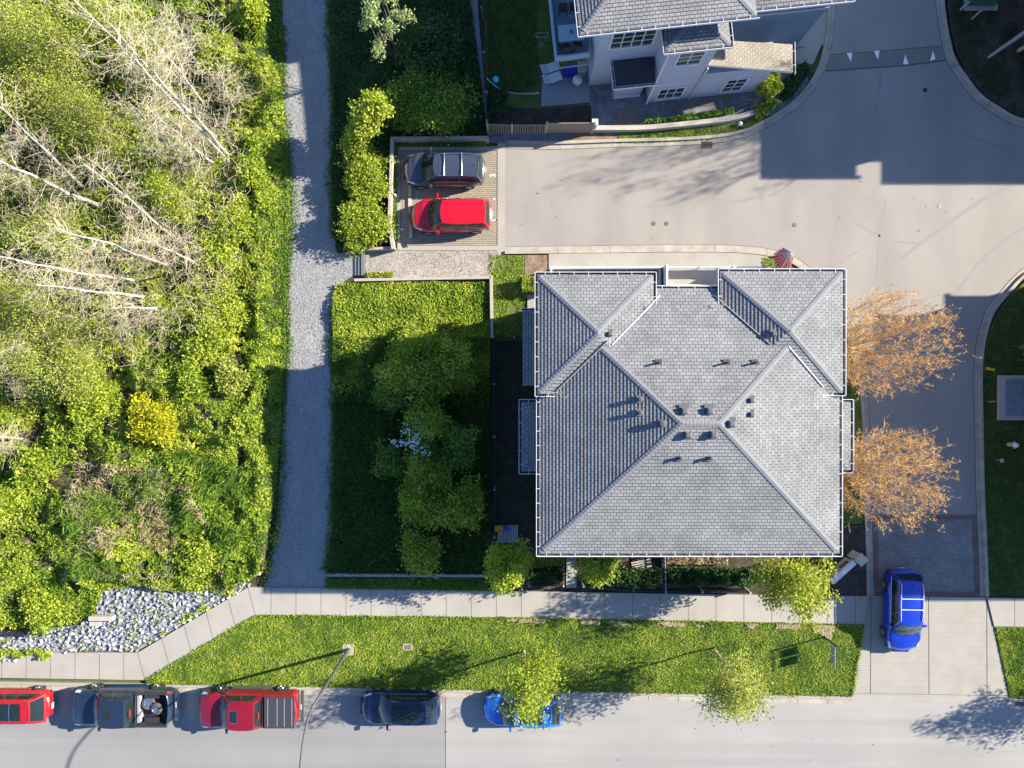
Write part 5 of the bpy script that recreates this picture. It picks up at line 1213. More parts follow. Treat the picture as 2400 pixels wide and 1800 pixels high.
fence('yard_fence', 'thin dark fence along the long back yard of the lavender house', [(1128,-60),(1131,50),(1136,150),(1142,240),(1143,305)], 1.4, 'black', 'bluegrey', rail=.04, pickets=.14)
fence('wire_fence', 'thin black fence between the meadow trees and the shaded yard', [(1158,793),(1159,900),(1160,1020),(1160,1140),(1160,1248)], 1.2, 'black', 'bluegrey', rail=.03, pickets=.16)
fence('wire_fence', 'short black fence closing the shaded yard at its top', [(1158,793),(1205,793),(1240,793)], 1.1, 'black', 'bluegrey', rail=.03, pickets=.16)
fence('front_fence', 'black metal fence with pale posts beside the sidewalk, right part', [(1478,1374),(1552,1375),(1636,1376),(1745,1378)], .95, 'black', 'wall_conc', rail=.04, pickets=.13, postw=.10)
fence('front_fence', 'black metal fence left of the garden path', [(1240,1362),(1318,1362)], .95, 'black', 'wall_conc', rail=.04, pickets=.13)
fence('front_fence', 'short black fence right of the garden path', [(1364,1363),(1400,1366),(1478,1374)], .95, 'black', 'wall_conc', rail=.04, pickets=.13)
fence('divider_fence', 'pale dividing fence between the two front gardens', [(1552,1375),(1551,1330),(1550,1280)], 1.0, 'bluegrey', 'wall_conc', rail=.05, pickets=.2)
fence('chain_fence', 'thin dark wire fence climbing through the undergrowth on the left', [(183,1085),(183,1200),(183,1340),(184,1467)], 1.2, 'black', 'black', rail=.02, postw=.05)
fence('chain_fence', 'thin black wire fence along the top of the rock bed at the left edge', [(-10,1473),(60,1474),(110,1474)], .9, 'black', 'black', rail=.03, pickets=.2, postw=.05)
structure(MB().prism(P2([(1327,1280),(1352,1280),(1351,1377),(1327,1377)]), .0, .07).build('garden_path', M['concrete']))
mb = MB()
for x0, y0, x1, y1 in [(1448,255,1500,292),(1560,240,1590,262),(1600,236,1632,257),(1640,230,1672,250),(1680,225,1712,244)]: mb.prism(P2([(x0,y0),(x1,y0-3),(x1,y1-3),(x0,y1)]), .0, .05)
structure(mb.build('stepping_stones', plain('brown paving slab', (.16,.125,.11), .9, var=.25)))
structure(MB().prism(P2([(1272,165),(1380,152),(1382,240),(1268,250)]), .0, .03).build('yard_patio', M['bluegrey']))
structure(MB().prism(P2([(1340,305),(1450,306),(1450,332),(1335,334)]), .0, .035).build('planting_bed', M['mulch']))
structure(MB().prism(P2([(1262,255),(1385,248),(1388,300),(1150,305),(1150,250)]), .0, .032).build('planting_bed', M['darkbed']))
# yard things
for i, (x, y, rz) in enumerate([(1291,164,R(20)),(1296,188,R(20))]):
    lo = thing('sun_lounger', ['white sun lounger below the balcony, upper one of two', 'white sun lounger below the balcony, lower one of two'][i], 'lounger', W(x, y), rz, 'white loungers in the yard')
    MB().box((.1,0,.30), (.75,.50,.06)).build('seat', M['white'], lo); MB().box((-.42,0,.45), (.42,.50,.06), M=Matrix.Rotation(R(35),3,'Y')).build('backrest', M['white'], lo)
    for sx in (-.2,.4):
        for sy in (-.2,.2): MB().box((sx,sy,.14), (.04,.04,.28)).build('leg', M['darksteel'], lo)
gr = thing('garden_brazier', 'round white lidded barrel standing on the dark patio', 'barrel', W(1351,199))
mb = MB(); mb.lathe([(.20,0),(.26,.35),(.24,.62)], (0,0,0), 20); mb.build('drum', M['bluegrey'], gr, smooth=True); mb = MB(); mb.lathe([(.27,.60),(.28,.66),(.18,.74),(.10,.75),(.09,.80),(0,.80)], (0,0,0), 20); mb.build('lid', M['white'], gr, smooth=True)
bx = thing('storage_box', 'beige storage box against the lavender wall under the balcony', 'storage box', W(1362,168)); MB().box((0,0,.3), (.5,.55,.6), R(5)).build('box', M['siding_tan'], bx); MB().box((0,0,.63), (.56,.6,.06), R(5)).build('lid', M['siding_tan'], bx)
bx = thing('blue_cooler', 'dark blue cooler box under the balcony railing', 'cooler', W(1335,172)); MB().box((0,0,.22), (.7,.5,.44), R(5)).build('box', M['bluepl'], bx); MB().box((0,0,.47), (.74,.54,.06), R(5)).build('lid', M['bluepl'], bx)
lt = thing('paper_lantern', 'turquoise paper lantern hanging in the dark back yard', 'lantern', W(1163,208)); mb = MB(); mb.lathe([(0,.0),(.12,.04),(.18,.15),(.18,.22),(.12,.33),(0,.37)], (0,0,1.0), 18); mb.build('globe', M['turq'], lt, smooth=True); mb = MB(); mb.tube([(0,0,0),(0,0,1.05)], .015, 5); mb.build('stake', M['black'], lt)
mb = MB(); pts = spline([Vector(W(1142,185,1.3)), Vector(W(1165,204,1.15)), Vector(W(1195,217,.9)), Vector(W(1240,220,1.1)), Vector(W(1262,218,1.4))], 8)
for k, p in enumerate(pts): mb.box(p, (.045,.045,.045), k)
mb.tube(pts, .006, 4); thing_mesh(mb, 'string_lights', 'string of small white lights sagging across the back yard', 'string lights', M['white'])
pl_ = thing('planter_frame', 'pale rectangular frame and rings of a planter beside the balcony', 'planter', W(1270,88,.3)); 
mb = MB()
for a, b_ in (((-.33,-.14),(.33,-.10)),((.33,-.10),(.33,.14)),((.33,.14),(-.33,.10)),((-.33,.10),(-.33,-.14))): mb.tube([(*a,.3),(*b_,.3)], .018, 5)
mb.build('frame', M['timber'], pl_)
for x, y in ((.28,-.22),(-.05,-.55)): mb = MB(); mb.tube([(x+.12*math.cos(a),y+.12*math.sin(a),.3) for a in [k*math.pi/8 for k in range(17)]], .014, 5); mb.build('ring', M['timber'], pl_)
sl = thing('slatted_deck_table', 'grey slatted wooden platform in the dark side yard', 'platform', W(1190,1248))
for k in range(10): MB().box((-.53+.118*k,0,.35), (.085,1.0,.04)).build('slat', M['bluegrey'], sl)
for yy in (-.42,.42): MB().box((0,yy,.30), (1.1,.07,.06)).build('beam', M['darksteel'], sl)
for sx in (-.5,.5):
    for yy in (-.42,.42): MB().box((sx,yy,.14), (.07,.07,.28)).build('leg', M['darksteel'], sl)
to = thing('toy_truck', 'yellow plastic toy lying on the corner of the slatted platform', 'toy', W(1170,1238,.37)); to.location.z = .37
mb = MB(); mb.add([(-.22,-.13,0),(.22,-.13,0),(.22,.13,0),(-.22,.13,0),(-.24,-.16,.24),(.24,-.16,.24),(.24,.16,.24),(-.24,.16,.24),(-.17,-.1,.10),(.17,-.1,.10),(.17,.1,.10),(-.17,.1,.10)], [(0,1,5,4),(1,2,6,5),(2,3,7,6),(3,0,4,7),(4,5,9,8),(5,6,10,9),(6,7,11,10),(7,4,8,11),(8,9,10,11)]); mb.build('tub', M['amber'], to)
MB().box((.05,-.28,.10), (.24,.14,.12)).build('scoop', plain('orange plastic', (.6,.22,.04), .5), to)
o = MB().box((0,0,.14), (.30,.24,.26)).build('blue_crate', M['bluepl']); o.location = W(1187,1237,.37); tag(o, 'small dark blue crate beside the yellow toy', 'crate')
wl = thing('lawn_light', 'small round white light in the thin lawn strip by the curved wall', 'garden light', W(1731,294)); mb = MB(); mb.lathe([(.04,0),(.04,.22),(.13,.24),(.14,.28),(.08,.34),(0,.35)], (0,0,0), 16); mb.build('head', M['white'], wl, smooth=True)
bn = thing('garden_bench', 'slatted bench catching sunlight in the front garden', 'bench', W(1500,1318,0), R(12))
for k in range(4): MB().box((0,-.2+.13*k,.42), (1.1,.08,.03)).build('seat_slat', M['timber'], bn)
for sx in (-.45,.45):
    for yy in (-.18,.18): MB().box((sx,yy,.2), (.05,.05,.4)).build('leg', M['darksteel'], bn)
tp = thing('garden_statue', 'small pale ornament standing in the ivy between the two court walls', 'ornament', W(928,461)); mb = MB(); mb.lathe([(.12,0),(.10,.1),(.05,.2),(.08,.35),(.03,.5),(0,.52)], (0,0,0), 12); mb.build('figure', M['white'], tp, smooth=True)
# culvert head in the rocks
cv = thing('culvert_headwall', 'small broken concrete culvert head among the white rocks', 'culvert', W(245,1455)); MB().box((.0,.25,.2), (1.35,.25,.40)).build('wall', M['wall_conc'], cv); MB().box((-.45,-.12,.1), (.6,.25,.2)).build('apron', M['wall_conc'], cv)

# ================================================================== ROCK BED
rockpoly = [(-60,1478),(110,1472),(190,1464),(222,1440),(222,1402),(250,1378),(330,1362),(420,1378),(500,1384),(560,1362),(590,1368),(325,1524),(190,1524),(120,1532),(60,1544),(-60,1556)]
structure(MB().prism(P2(rockpoly), -.1, .05).build('rock_bed', M['rockfloor']))
def rockmesh(i):
    r_ = np.random.default_rng(100+i); n = 14; P_ = r_.normal(size=(n,3)); P_ /= np.linalg.norm(P_, axis=1)[:,None]; P_ *= np.array([.5,.36,.28])*(.8+.35*r_.random((n,1)))
    import bmesh
    bm = bmesh.new()
    for p in P_: bm.verts.new(p)
    bmesh.ops.convex_hull(bm, input=bm.verts); me = bpy.data.meshes.new('rock'); bm.to_mesh(me); bm.free(); me.materials.append(M['rock']); return me
RM_ = [rockmesh(i) for i in range(8)]
rx, ry = poly_pts(P2(rockpoly), 2600); sz = .13+.25*rng.random(len(rx))**2.2; order = np.argsort(-sz); placed = []; cell = {}
for i in order:
    ok = True; cx_, cy_ = int(rx[i]/.4), int(ry[i]/.4)
    for a in (-1,0,1):
        for b_ in (-1,0,1):
            for (x, y, s_) in cell.get((cx_+a, cy_+b_), ()):
                if (x-rx[i])**2+(y-ry[i])**2 < (.34*(s_+sz[i]))**2: ok = False; break
    if ok: cell.setdefault((cx_, cy_), []).append((rx[i], ry[i], sz[i])); placed.append(i)
vs = []; fs = []
for n_, i in enumerate(placed):
    me = RM_[n_ % 8]; e = (random.uniform(-.5,.5), random.uniform(-.5,.5), random.uniform(0,6.28)); s_ = sz[i]*1.02
    if n_ < 300:
        o = bpy.data.objects.new('rock', me); col.objects.link(o); o.location = (rx[i], ry[i], .05+s_*.16); o.rotation_euler = e; o.scale = (s_,)*3
        tag(o, 'angular pale blue grey rock in the rock bed above the sidewalk', 'rock', 'rocks in the rock bed')
    else:
        mt = Matrix.Translation((rx[i], ry[i], .05+s_*.16)) @ Matrix.Rotation(e[2],4,'Z') @ Matrix.Rotation(e[0],4,'X') @ Matrix.Scale(s_,4); k = len(vs)
        vs += [tuple(mt @ v.co) for v in me.vertices]; fs += [tuple(k+q for q in p.vertices) for p in me.polygons]
me = bpy.data.meshes.new('rock_rubble'); me.from_pydata(vs, [], fs); me.materials.append(M['rock']); tag(link('rock_rubble', me), 'smaller pale rubble filling the rock bed', 'rubble', kind='stuff')
cover('weeds', 'green weeds creeping over the edges of the rock bed', [(0,1515),(130,1520),(125,1540),(0,1552)], 1600, 'L_bright', .14, lambda x, y: x*0+.2, 'weeds', mask=patch(4,.48,1.2), jitter=.25)
cover('weeds', 'weeds growing between rocks and diagonal sidewalk', [(400,1480),(560,1388),(585,1368),(560,1360),(330,1515)], 1300, 'L_bright', .13, lambda x, y: x*0+.15, 'weeds', mask=patch(9,.50,1.3), jitter=.2)

# ================================================================== TREES AND SHRUBS
def base_top(bx, by, tx, ty):
    """ground pixel + pixel of the top: height from how far the top is thrown outwards, plus real lean"""
    rb = math.hypot(bx-1200, by-900); rt = ((tx-1200)*(bx-1200)+(ty-900)*(by-900))/rb
    h = CAMH*(1-rb/rt); b = W(bx, by); return b, W(tx, ty, h)
# --- bare birches leaning out over the bank
birches = [((530,372),(173,0),.12,'long twin birch reaching from the bank edge to the top edge, left trunk'),((536,366),(268,66),.13,'long twin birch reaching towards the top edge, right trunk'),
 ((488,256),(285,15),.09,'slim birch right of the twin birches near the top'),((480,188),(395,20),.08,'short slim birch near the top, right of its taller neighbours'),
 ((562,285),(508,158),.07,'thin small birch closest to the path at the upper bank'),((512,390),(345,252),.09,'birch with a crooked tip just left of the twin trunks'),
 ((445,392),(300,238),.07,'thin grey birch below the crooked one'),((245,488),(-60,350),.17,'thick white birch running off the left edge, lower of the thick pair'),
 ((195,440),(0,250),.15,'thick curved birch running off the left edge, upper of the thick pair'),((401,553),(195,385),.11,'white birch in the middle of the bank above three near parallel trunks'),
 ((398,623),(130,535),.11,'birch with a kinked upper trunk in the middle of the bank'),((480,628),(325,560),.10,'short bright birch closest to the path in the middle of the bank'),
 ((325,660),(-30,596),.14,'long nearly level white birch reaching the left edge'),((352,698),(85,668),.12,'white birch lying almost level below the longest one'),
 ((392,722),(262,722),.09,'short level birch with a fan of fallen twigs'),((140,772),(-20,835),.06,'grey leaning stem at the left edge in the middle'),
 ((105,880),(10,893),.06,'pale bent stem near the left edge'),((60,1029),(-20,1022),.06,'short white stem at the left edge in the lower bank')]
def wander(p0, p1, n, amt):
    p0 = Vector(p0); p1 = Vector(p1); L = (p1-p0).length; off = Vector((0,0,0)); out = []
    for i in range(n+1):
        t = i/n; out.append(p0.lerp(p1, t)+off*math.sin(math.pi*min(1,t*1.0))); off += Vector([random.gauss(0,1)*L*amt/n for _ in range(3)])
    return out
for (bp_, tp_, r0, lab) in birches:
    b, tp3 = base_top(*bp_, *tp_); t = thing('birch_tree', lab, 'birch', b, 0, 'bare birches on the wooded bank')
    top = tp3-b; H_ = top.length
    trunk = wander((0,0,0), top, 12, .045); trunk = spline(trunk, 2); n = len(trunk)
    mb = MB(); mb.tube(trunk, [r0*.78*(1-.8*i/(n-1)) for i in range(n)], 8); mb.build('trunk', M['barkwhite'], t, smooth=True)
    bm_ = MB(); tw = MB()
    nb = int(14+H_*1.8)
    for k in range(nb):
        f = .22+.78*(k/nb); i = min(n-2, int(f*(n-1))); s_ = trunk[i]; a = random.uniform(0, 6.283)
        ln = (1-f*.45)*random.uniform(1.0,3.0)*(H_/12)**.6
        d = Vector((math.cos(a), math.sin(a), random.uniform(.0,.7))).normalized()
        e = Vector(s_)+d*ln; br = wander(s_, e, 4, .35)
        bm_.tube(br, [.015*(1-.7*q/4) for q in range(5)], 4, caps=False)
        for q in range(6):
            s2 = br[random.randint(1,4)]; d2 = (d+Vector([random.gauss(0,.7) for _ in range(3)])).normalized(); l2 = random.uniform(.3,.95)
            t2 = wander(s2, s2+d2*l2-Vector((0,0,.12)), 3, .5); tw.tube(t2, [.007,.006,.005,.004], 3, caps=False)
            for w_ in range(3):
                s3 = t2[random.randint(1,3)]; d3 = (d2+Vector([random.gauss(0,.8) for _ in range(3)])).normalized()
                tw.tube([s3, s3+d3*random.uniform(.15,.45)], [.006,.004], 3, caps=False)
    bm_.build('branches', M['twig'], t); tw.build('twigs', M['twig'], t)
# low dead twigs over the bank
tw = MB()
wx_, wy_ = poly_pts(P2([(0,80),(560,60),(600,420),(560,760),(300,900),(0,900)]), 4200)
wz_ = woodz(wx_, wy_)
for x, y, z in zip(wx_, wy_, wz_):
    if vnoise(np.array([x*.35]), np.array([y*.35]), 5)[0] < .38: continue
    a = random.uniform(0,6.28); L = random.uniform(.25,1.1); p = Vector((x, y, z+random.uniform(.1,1.6))); d = Vector((math.cos(a), math.sin(a), random.uniform(-.2,.6)))
    q = wander(p, p+d*L, 3, .5); tw.tube(q, [.010,.008,.007,.004], 3, caps=False)
tag(tw.build('twig_tangle', M['twig']), 'tangle of pale dead twigs lying over the undergrowth', 'twigs', kind='stuff')
# --- leafy young trees over the bank, upper left
yt = [((80,120),5.5,1.9,'L_olive'),((230,160),6,1.9,'L_olive'),((150,270),6,2.0,'L_olive'),((330,110),5,1.7,'L_olive'),((60,400),5.5,1.8,'L_olive'),((300,330),5,1.8,'L_olive'),((190,560),4.5,1.7,'L_olive'),
      ((60,700),5.5,2.0,'L_olive'),((180,750),5,1.9,'L_olive'),((100,850),4.5,1.9,'L_olive'),((230,860),4,1.6,'L_olive'),((420,480),3.0,1.2,'L_bright'),((390,200),3.5,1.3,'L_olive'),((10,230),6,2,'L_olive')]
wh = ['at the top left corner','below the top edge, left of the twin birches','in the centre of the upper bank','close to the top edge beside the twin birches','at the left edge between the two thick birches','in the middle of the upper bank','in the dead twigs of the middle bank','at the left edge below the level birches','right of the leftmost middle tree','at the left edge above the dark hollows','above the golden shrub, to its left','near the level birches in the middle','beside the slim birches near the top','at the far left edge near the top']
for (c, h, r, mt), wtxt in zip(yt, wh):
    lobes = [(random.uniform(-.5,.5)*r, random.uniform(-.5,.5)*r, h*f, r*g, r*g, h*.24) for f, g in ((.38,.75),(.55,.85),(.72,.7),(.9,.42))]
    tree('young_tree', 'soft yellow green young tree '+wtxt, 'tree', tuple(W(*c)[:2]), lobes, 6800, mt, size=.125, trunk_r=.08, bark='barkgrey', group='leafy young trees on the bank', clump=.30, up=.25, per=16, aspect=.42, hollow=.05)
# --- shrubs on the bank
bs = [((372,975),1.55,1.4,'L_gold','round golden yellow shrub on the bank',9000),((545,735),1.5,1.5,'L_bright','bright yellow green shrub between the bank and the path bend',5500),((520,600),1.3,1.4,'L_bright','bright shrub right of the short birch near the path',4500),
      ((560,540),1.1,1.2,'L_yellow','yellowish round shrub touching the path edge in the upper half',3500),((500,800),1.5,1.5,'L_bright','large light green shrub in the middle of the bank',5500),((560,880),1.2,1.1,'L_olive','pale shrub with dry stems beside the path',3500),
      ((470,900),1.2,1.2,'L_ivy','leafy shrub above the golden one, to its right',4000),((250,960),1.4,1.3,'L_bright','light shrub left of the golden one',5000),((150,1010),1.2,1.0,'L_ivy','low leafy shrub left of the dark hollow',3600),
      ((540,150),1.3,1.6,'L_bright','bright shrub near the top beside the path',4500),((590,240),1.1,1.2,'L_bright','light green shrub hugging the path near the top',3800),((600,60),1.0,1.2,'L_bright','light green shrub at the top edge beside the path',3300),
      ((600,420),1.1,1.1,'L_ivy','leafy shrub at the path edge beside the tree shadows',3300),((490,1320),1.4,1.0,'L_bright','bright bushy shrub above the right end of the rocks',5000),((60,1340),1.3,1.2,'L_ivy','leafy mound at the lower left above the rocks',4200),
      ((120,1420),1.3,.9,'L_bright','bright leafy mound bordering the rock bed',4200),((40,1180),1.3,1.2,'L_bright','leafy mound at the left edge in the lower bank',4200),((110,1100),1.1,1.1,'L_ivy','small leafy mound above the dark gap on the left',3300),
      ((275,1290),.45,.5,'L_gold','small vivid yellow flowering tuft in the dry grass',900),((440,1110),.9,.7,'L_ivy','rounded leafy mound in the lower bank',2600),((590,1000),.9,.9,'L_ivy','leafy mound where the house shadow meets the bank',2400)]
for c, r, h, mt, lab, n in bs:
    b = W(*c); z0 = float(woodz(np.array([b.x]), np.array([b.y]))[0])*.7
    lobes = [(random.uniform(-.5,.5)*r, random.uniform(-.5,.5)*r, z0+h*random.uniform(.35,.65), r*random.uniform(.45,.7), r*random.uniform(.45,.7), h*random.uniform(.4,.6)) for _ in range(6)]
    tree('shrub', lab, 'shrub', (b.x, b.y), lobes, n, mt, size=.14, trunk_r=.04, group='shrubs on the bank', clump=.16, up=.5, per=24, limbs=5, hollow=.55)
# --- trees right of the path, upper plot
def lob(r, zs): return [(random.uniform(-.45,.45)*r, random.uniform(-.45,.45)*r, z, r*g, r*g, hh) for z, g, hh in zs]
tree('pale_tree', 'tree with pale whitish green leaves catching the sun near the top', 'tree', tuple(W(935,160)[:2]), [(-.5,.6,5.2,.25,1.0,.5),(-.1,1.7,5.6,.2,.8,.4),(.3,-.2,5.0,.5,.25,.3),(-.3,-1.1,4.6,.25,.6,.3),(.9,.3,5.0,.6,.2,.3),(.5,1.0,5.2,.45,.25,.3),(-.9,.1,4.6,.3,.35,.3)], 2600, 'L_pale', size=.14, trunk_r=.07, group='trees right of the path', clump=.12, up=.4, per=14, limbs=10)
tree('broad_tree', 'large dense dark green tree left of the back yard strip', 'tree', tuple(W(1005,272)[:2]), [(-1.3,.2,1.3,1.2,1.2,.7),(1.3,.1,1.5,1.2,1.4,.8),(0,.2,2.0,1.5,1.5,.8),(.6,-.3,2.6,1.0,1.0,.5),(-.5,.6,2.4,.9,.9,.5)], 19000, 'L_mid', size=.15, group='trees right of the path', clump=.25, up=.45, tb=.12)
tree('broad_tree', 'dark shaded tree at the top edge beside the back yard strip', 'tree', tuple(W(1030,160)[:2]), lob(1.9, ((1.2,.8,.7),(1.9,.8,.7),(2.5,.6,.5))), 9000, 'L_dark', size=.17, group='trees right of the path', clump=.25, up=.45)
tree('yellow_shrub', 'yellow green tall shrub with ragged top above the round shrubs', 'shrub', tuple(W(893,330)[:2]), [(-.2,.2,2.9,.8,.8,.8),(.5,.6,3.4,.6,.6,.6),(-.7,-.3,2.3,.7,.6,.6),(.1,1.0,3.0,.5,.5,.6)], 6500, 'L_bright', size=.15, group='trees right of the path', clump=.17, up=.4, tb=.1)
tree('round_shrub', 'light green round shrub left of the grey car', 'shrub', tuple(W(858,420)[:2]), lob(1.2, ((.7,.95,.5),(1.1,.9,.45),(1.4,.65,.3))), 9000, 'L_yellow', size=.13, group='trees right of the path', clump=.16, up=.5, hollow=.5)
tree('round_shrub', 'light green round shrub left of the red car, above the steps', 'shrub', tuple(W(860,520)[:2]), lob(1.25, ((.7,1.0,.5),(1.1,.9,.45),(1.4,.65,.3))), 10000, 'L_yellow', size=.13, group='trees right of the path', clump=.16, up=.5, hollow=.5)
tree('round_shrub', 'ragged leafy shrub between path and pale tree', 'shrub', tuple(W(835,370)[:2]), lob(.8, ((.9,.9,.6),(1.5,.8,.5))), 3600, 'L_bright', size=.14, group='trees right of the path', clump=.16, up=.5)
# meadow trees in the shadow of the house
mt_ = [((985,870),3.2,1.7,'L_mid','broad dark green tree at the heart of the shaded slope',9500),((1060,860),2.9,1.4,'L_mid','dark green tree touching the yard fence',6500),((940,900),2.0,1.2,'L_dark','dark bushy tree at the left of the shaded group',4500),
       ((1010,985),2.6,1.2,'L_mid','dark tree beside the white blossom',5500),((1010,1085),2.2,1.15,'L_mid','round dull green tree below the white blossom',6000),((1080,1040),2.4,1.1,'L_dark','dark tree beside the thin fence',4500),
       ((990,1165),2.4,1.05,'L_mid','round dull green tree, left of a pair in the lower slope',5500),((1080,1175),2.4,1.2,'L_mid','round dull green tree, right of a pair in the lower slope',6500),((1005,1290),2.0,1.05,'L_mid','small tree hanging over the long low wall',5000),
       ((920,1090),1.2,1.0,'L_dark','low dark shrub left of the lower trees',2800)]
for c, h, r, m_, lab, n in mt_:
    tree('slope_tree', lab, 'tree', tuple(W(*c)[:2]), lob(r, ((h*.45,.8,h*.2),(h*.65,.95,h*.2),(h*.88,.65,h*.16))), n, 'L_ivy' if m_ == 'L_mid' else 'L_mid', size=.15, trunk_r=.07, group='trees in the shade of the house', clump=.18, up=.5)
bl = tree('flowering_tree', 'small tree dotted with white blossom in the shaded slope', 'tree', tuple(W(980,1020)[:2]), lob(1.0, ((1.3,.9,.5),(1.8,.8,.4))), 3600, 'L_mid', size=.13, group='trees in the shade of the house', clump=.16, up=.5)
p, ti = crown_pts([(0,0,1.9,.95,.85,.45),(.5,.2,2.0,.6,.3,.3)], 190, .1, 3, hollow=.8); p[:,2] = np.abs(p[:,2]-1.9)+1.95; cards('blossom', p, .10, ti, M['L_blossom'], bl, up=.9, aspect=1.0)
tree('yellow_shrub', 'small yellow leafed shrub at the edge of the house shadow', 'shrub', tuple(W(962,785)[:2]), lob(.75, ((.6,.9,.5),(1.0,.8,.4))), 3000, 'L_yellow', size=.13, group='shrubs on the slope', clump=.14, up=.5)
tree('yellow_shrub', 'tiny pale sapling in the dark part of the slope', 'shrub', tuple(W(1082,762)[:2]), [(0,0,.9,.3,.3,.25)], 260, 'L_yellow', size=.16, trunk_r=.02, group='shrubs on the slope', clump=.12)
# --- street trees
def street(name, label, base, h, r, n, mt, **k):
    lobes = [(random.uniform(-.45,.45)*r, random.uniform(-.45,.45)*r, h*f, r*g, r*g, h*.12) for f, g in ((.45,.6),(.55,.8),(.65,.85),(.75,.75),(.86,.5),(.96,.28))]
    return tree(name, label, 'tree', tuple(W(*base)[:2]), lobes, n, mt, trunk_r=k.pop('tr',.06), bark='barkgrey', clump=k.pop('clump',.17), up=k.pop('up',.35), per=k.pop('per',16), limbs=16, hollow=k.pop('hollow',.15), **k)
street('street_tree', 'light green street tree overhanging the azure car', (1228,1524), 6.4, 1.95, 7500, 'L_yellow', size=.13, group='street trees in the lawn strip')
street('street_tree', 'thin crowned street tree leaning over the street right of the azure car', (1672,1518), 6.8, 1.95, 8200, 'L_olive', size=.12, group='street trees in the lawn strip', clump=.22)
street('street_tree', 'bright yellow tree overhanging the sidewalk by the entry wall', (1782,1322), 6.4, 1.9, 8500, 'L_yellow', size=.14, tb=.15)
street('street_tree', 'street tree beyond the lower right corner whose shadow falls on the street', (2680,1590), 6.5, 1.8, 5000, 'L_yellow', size=.13)
street('garden_tree', 'tree by the yard corner, dark above and bright yellow green at its lower edge', (1192,1296), 4.6, 1.35, 9000, 'L_bright', size=.14, hollow=.3)
street('garden_tree', 'small leafy tree in the front garden beside the garden path', (1392,1308), 3.6, 1.1, 6500, 'L_bright', size=.14, hollow=.3)
# copper trees by the lane
M['coppertwig'] = plain('tan twigs', (.46,.35,.22), .85, var=.2)
def vase(name, label, base, h, r, lean):
    bx, by = W(*base)[:2]; t = thing(name, label, 'tree', (bx, by, 0), 0, 'copper leaved trees beside the lane'); mb = MB(); tw = mb; lp = []
    tk = limb(mb, (0,0,0), (lean[0]*.2, lean[1]*.2, h*.24), .11, .09, .02, 3, 8)
    for k in range(54):
        a = 2*math.pi*k/54*3.7+random.uniform(-.3,.3); rr = r*math.sqrt(random.uniform(.02,1.0)); s_ = tk[random.randint(2,3)]
        zz = h*(1.0-.42*(rr/r)**2)*random.uniform(.88,1.02)
        e = Vector((math.cos(a)*rr+lean[0], math.sin(a)*rr+lean[1], zz)); m1 = Vector(s_).lerp(e, .5)+Vector((math.cos(a),math.sin(a),0))*rr*.22
        pts = spline([s_, m1, e], 5); nn_ = len(pts); mb.tube(pts, [.026*(1-.75*i/(nn_-1)) for i in range(nn_)], 5, caps=False)
        for q in range(15):
            i = random.randint(2, nn_-1); p0 = Vector(pts[i]); d = (Vector(pts[min(i+1,nn_-1)])-Vector(pts[i-1])).normalized(); d = (d+Vector([random.gauss(0,.30) for _ in range(3)])).normalized()
            L = random.uniform(.5,1.4); t2 = wander(p0, p0+d*L, 3, .3); tw.tube(t2, [.010,.008,.007,.004], 3, caps=False)
            for j in range(4):
                c0 = t2[random.randint(1,3)]; d3 = (d+Vector([random.gauss(0,.5) for _ in range(3)])).normalized(); e3 = c0+d3*random.uniform(.15,.40); tw.tube([c0, e3], [.005,.003], 3, caps=False)
                for _ in range(5): lp.append(tuple(c0.lerp(e3, random.random())+Vector([random.gauss(0,.03) for _ in range(3)])))
            for _ in range(3): lp.append(tuple(t2[3]+Vector([random.gauss(0,.03) for _ in range(3)])))
    mb.build('trunk', M['coppertwig'], t, smooth=False)
    cards('crown', np.array(lp), .052, rng.random(len(lp)), M['L_orange'], t, up=.3, aspect=.7); return t
vase('copper_tree', 'fine branched tree with coppery orange leaves beside the house, upper one', (1925,826), 8.8, 2.45, (.95,.2))
vase('copper_tree', 'fine branched tree with golden orange leaves beside the house, lower one', (1918,1082), 8.6, 2.45, (.95,-.1))
vase('copper_tree', 'sparse dark branched tree cut off by the right edge beside the vault', (2400,830), 6.0, 1.9, (.0,0))
vase('copper_tree', 'sparse twiggy tree cut off by the right edge below the hydrant', (2415,1150), 6.0, 1.7, (.0,0))
vase('copper_tree', 'orange leaved bare tree cut off by the upper right corner', (2385,120), 8.5, 2.3, (.0,0))
# hedges, garden shrubs
def hedge(label, poly, h, n, mt, size=.13, cat='hedge', nm='hedge', grp=None, bump=.3):
    t = thing(nm, label, cat, W(*poly[0]), 0, grp); o = W(*poly[0]); P_ = P2(poly); x, y = poly_pts(P_, n)
    z = h*(.35+.65*np.sqrt(rng.random(len(x))))*(1-bump+bump*2*fbm(x, y, 2.2, 5))
    cards('foliage', np.stack([x-o.x, y-o.y, z], 1), size, rng.random(len(x))*.6+fbm(x, y, 3, 3)*.4, M[mt], t, up=.45)
    x, y = poly_pts(P_, 60); sm = MB()
    for a, b_ in zip(x, y): sm.tube([(a-o.x, b_-o.y, 0), (a-o.x+random.gauss(0,.06), b_-o.y+random.gauss(0,.06), h*.8)], .012, 4)
    sm.build('stems', M['bark'], t); return t
hedge('dark green laurel hedge left of the dividing fence in the front garden', [(1415,1328),(1540,1322),(1545,1365),(1480,1368),(1415,1360)], 1.1, 3600, 'L_dark', .16)
hedge('dark green laurel hedge behind the black fence, right of the dividing fence', [(1556,1322),(1770,1322),(1770,1362),(1556,1364)], 1.1, 6500, 'L_dark', .16)
hedge('rusty brown low planting against the house in the front garden', [(1560,1296),(1700,1296),(1700,1318),(1560,1318)], .5, 2200, 'L_gold' if False else 'L_dry', .14)
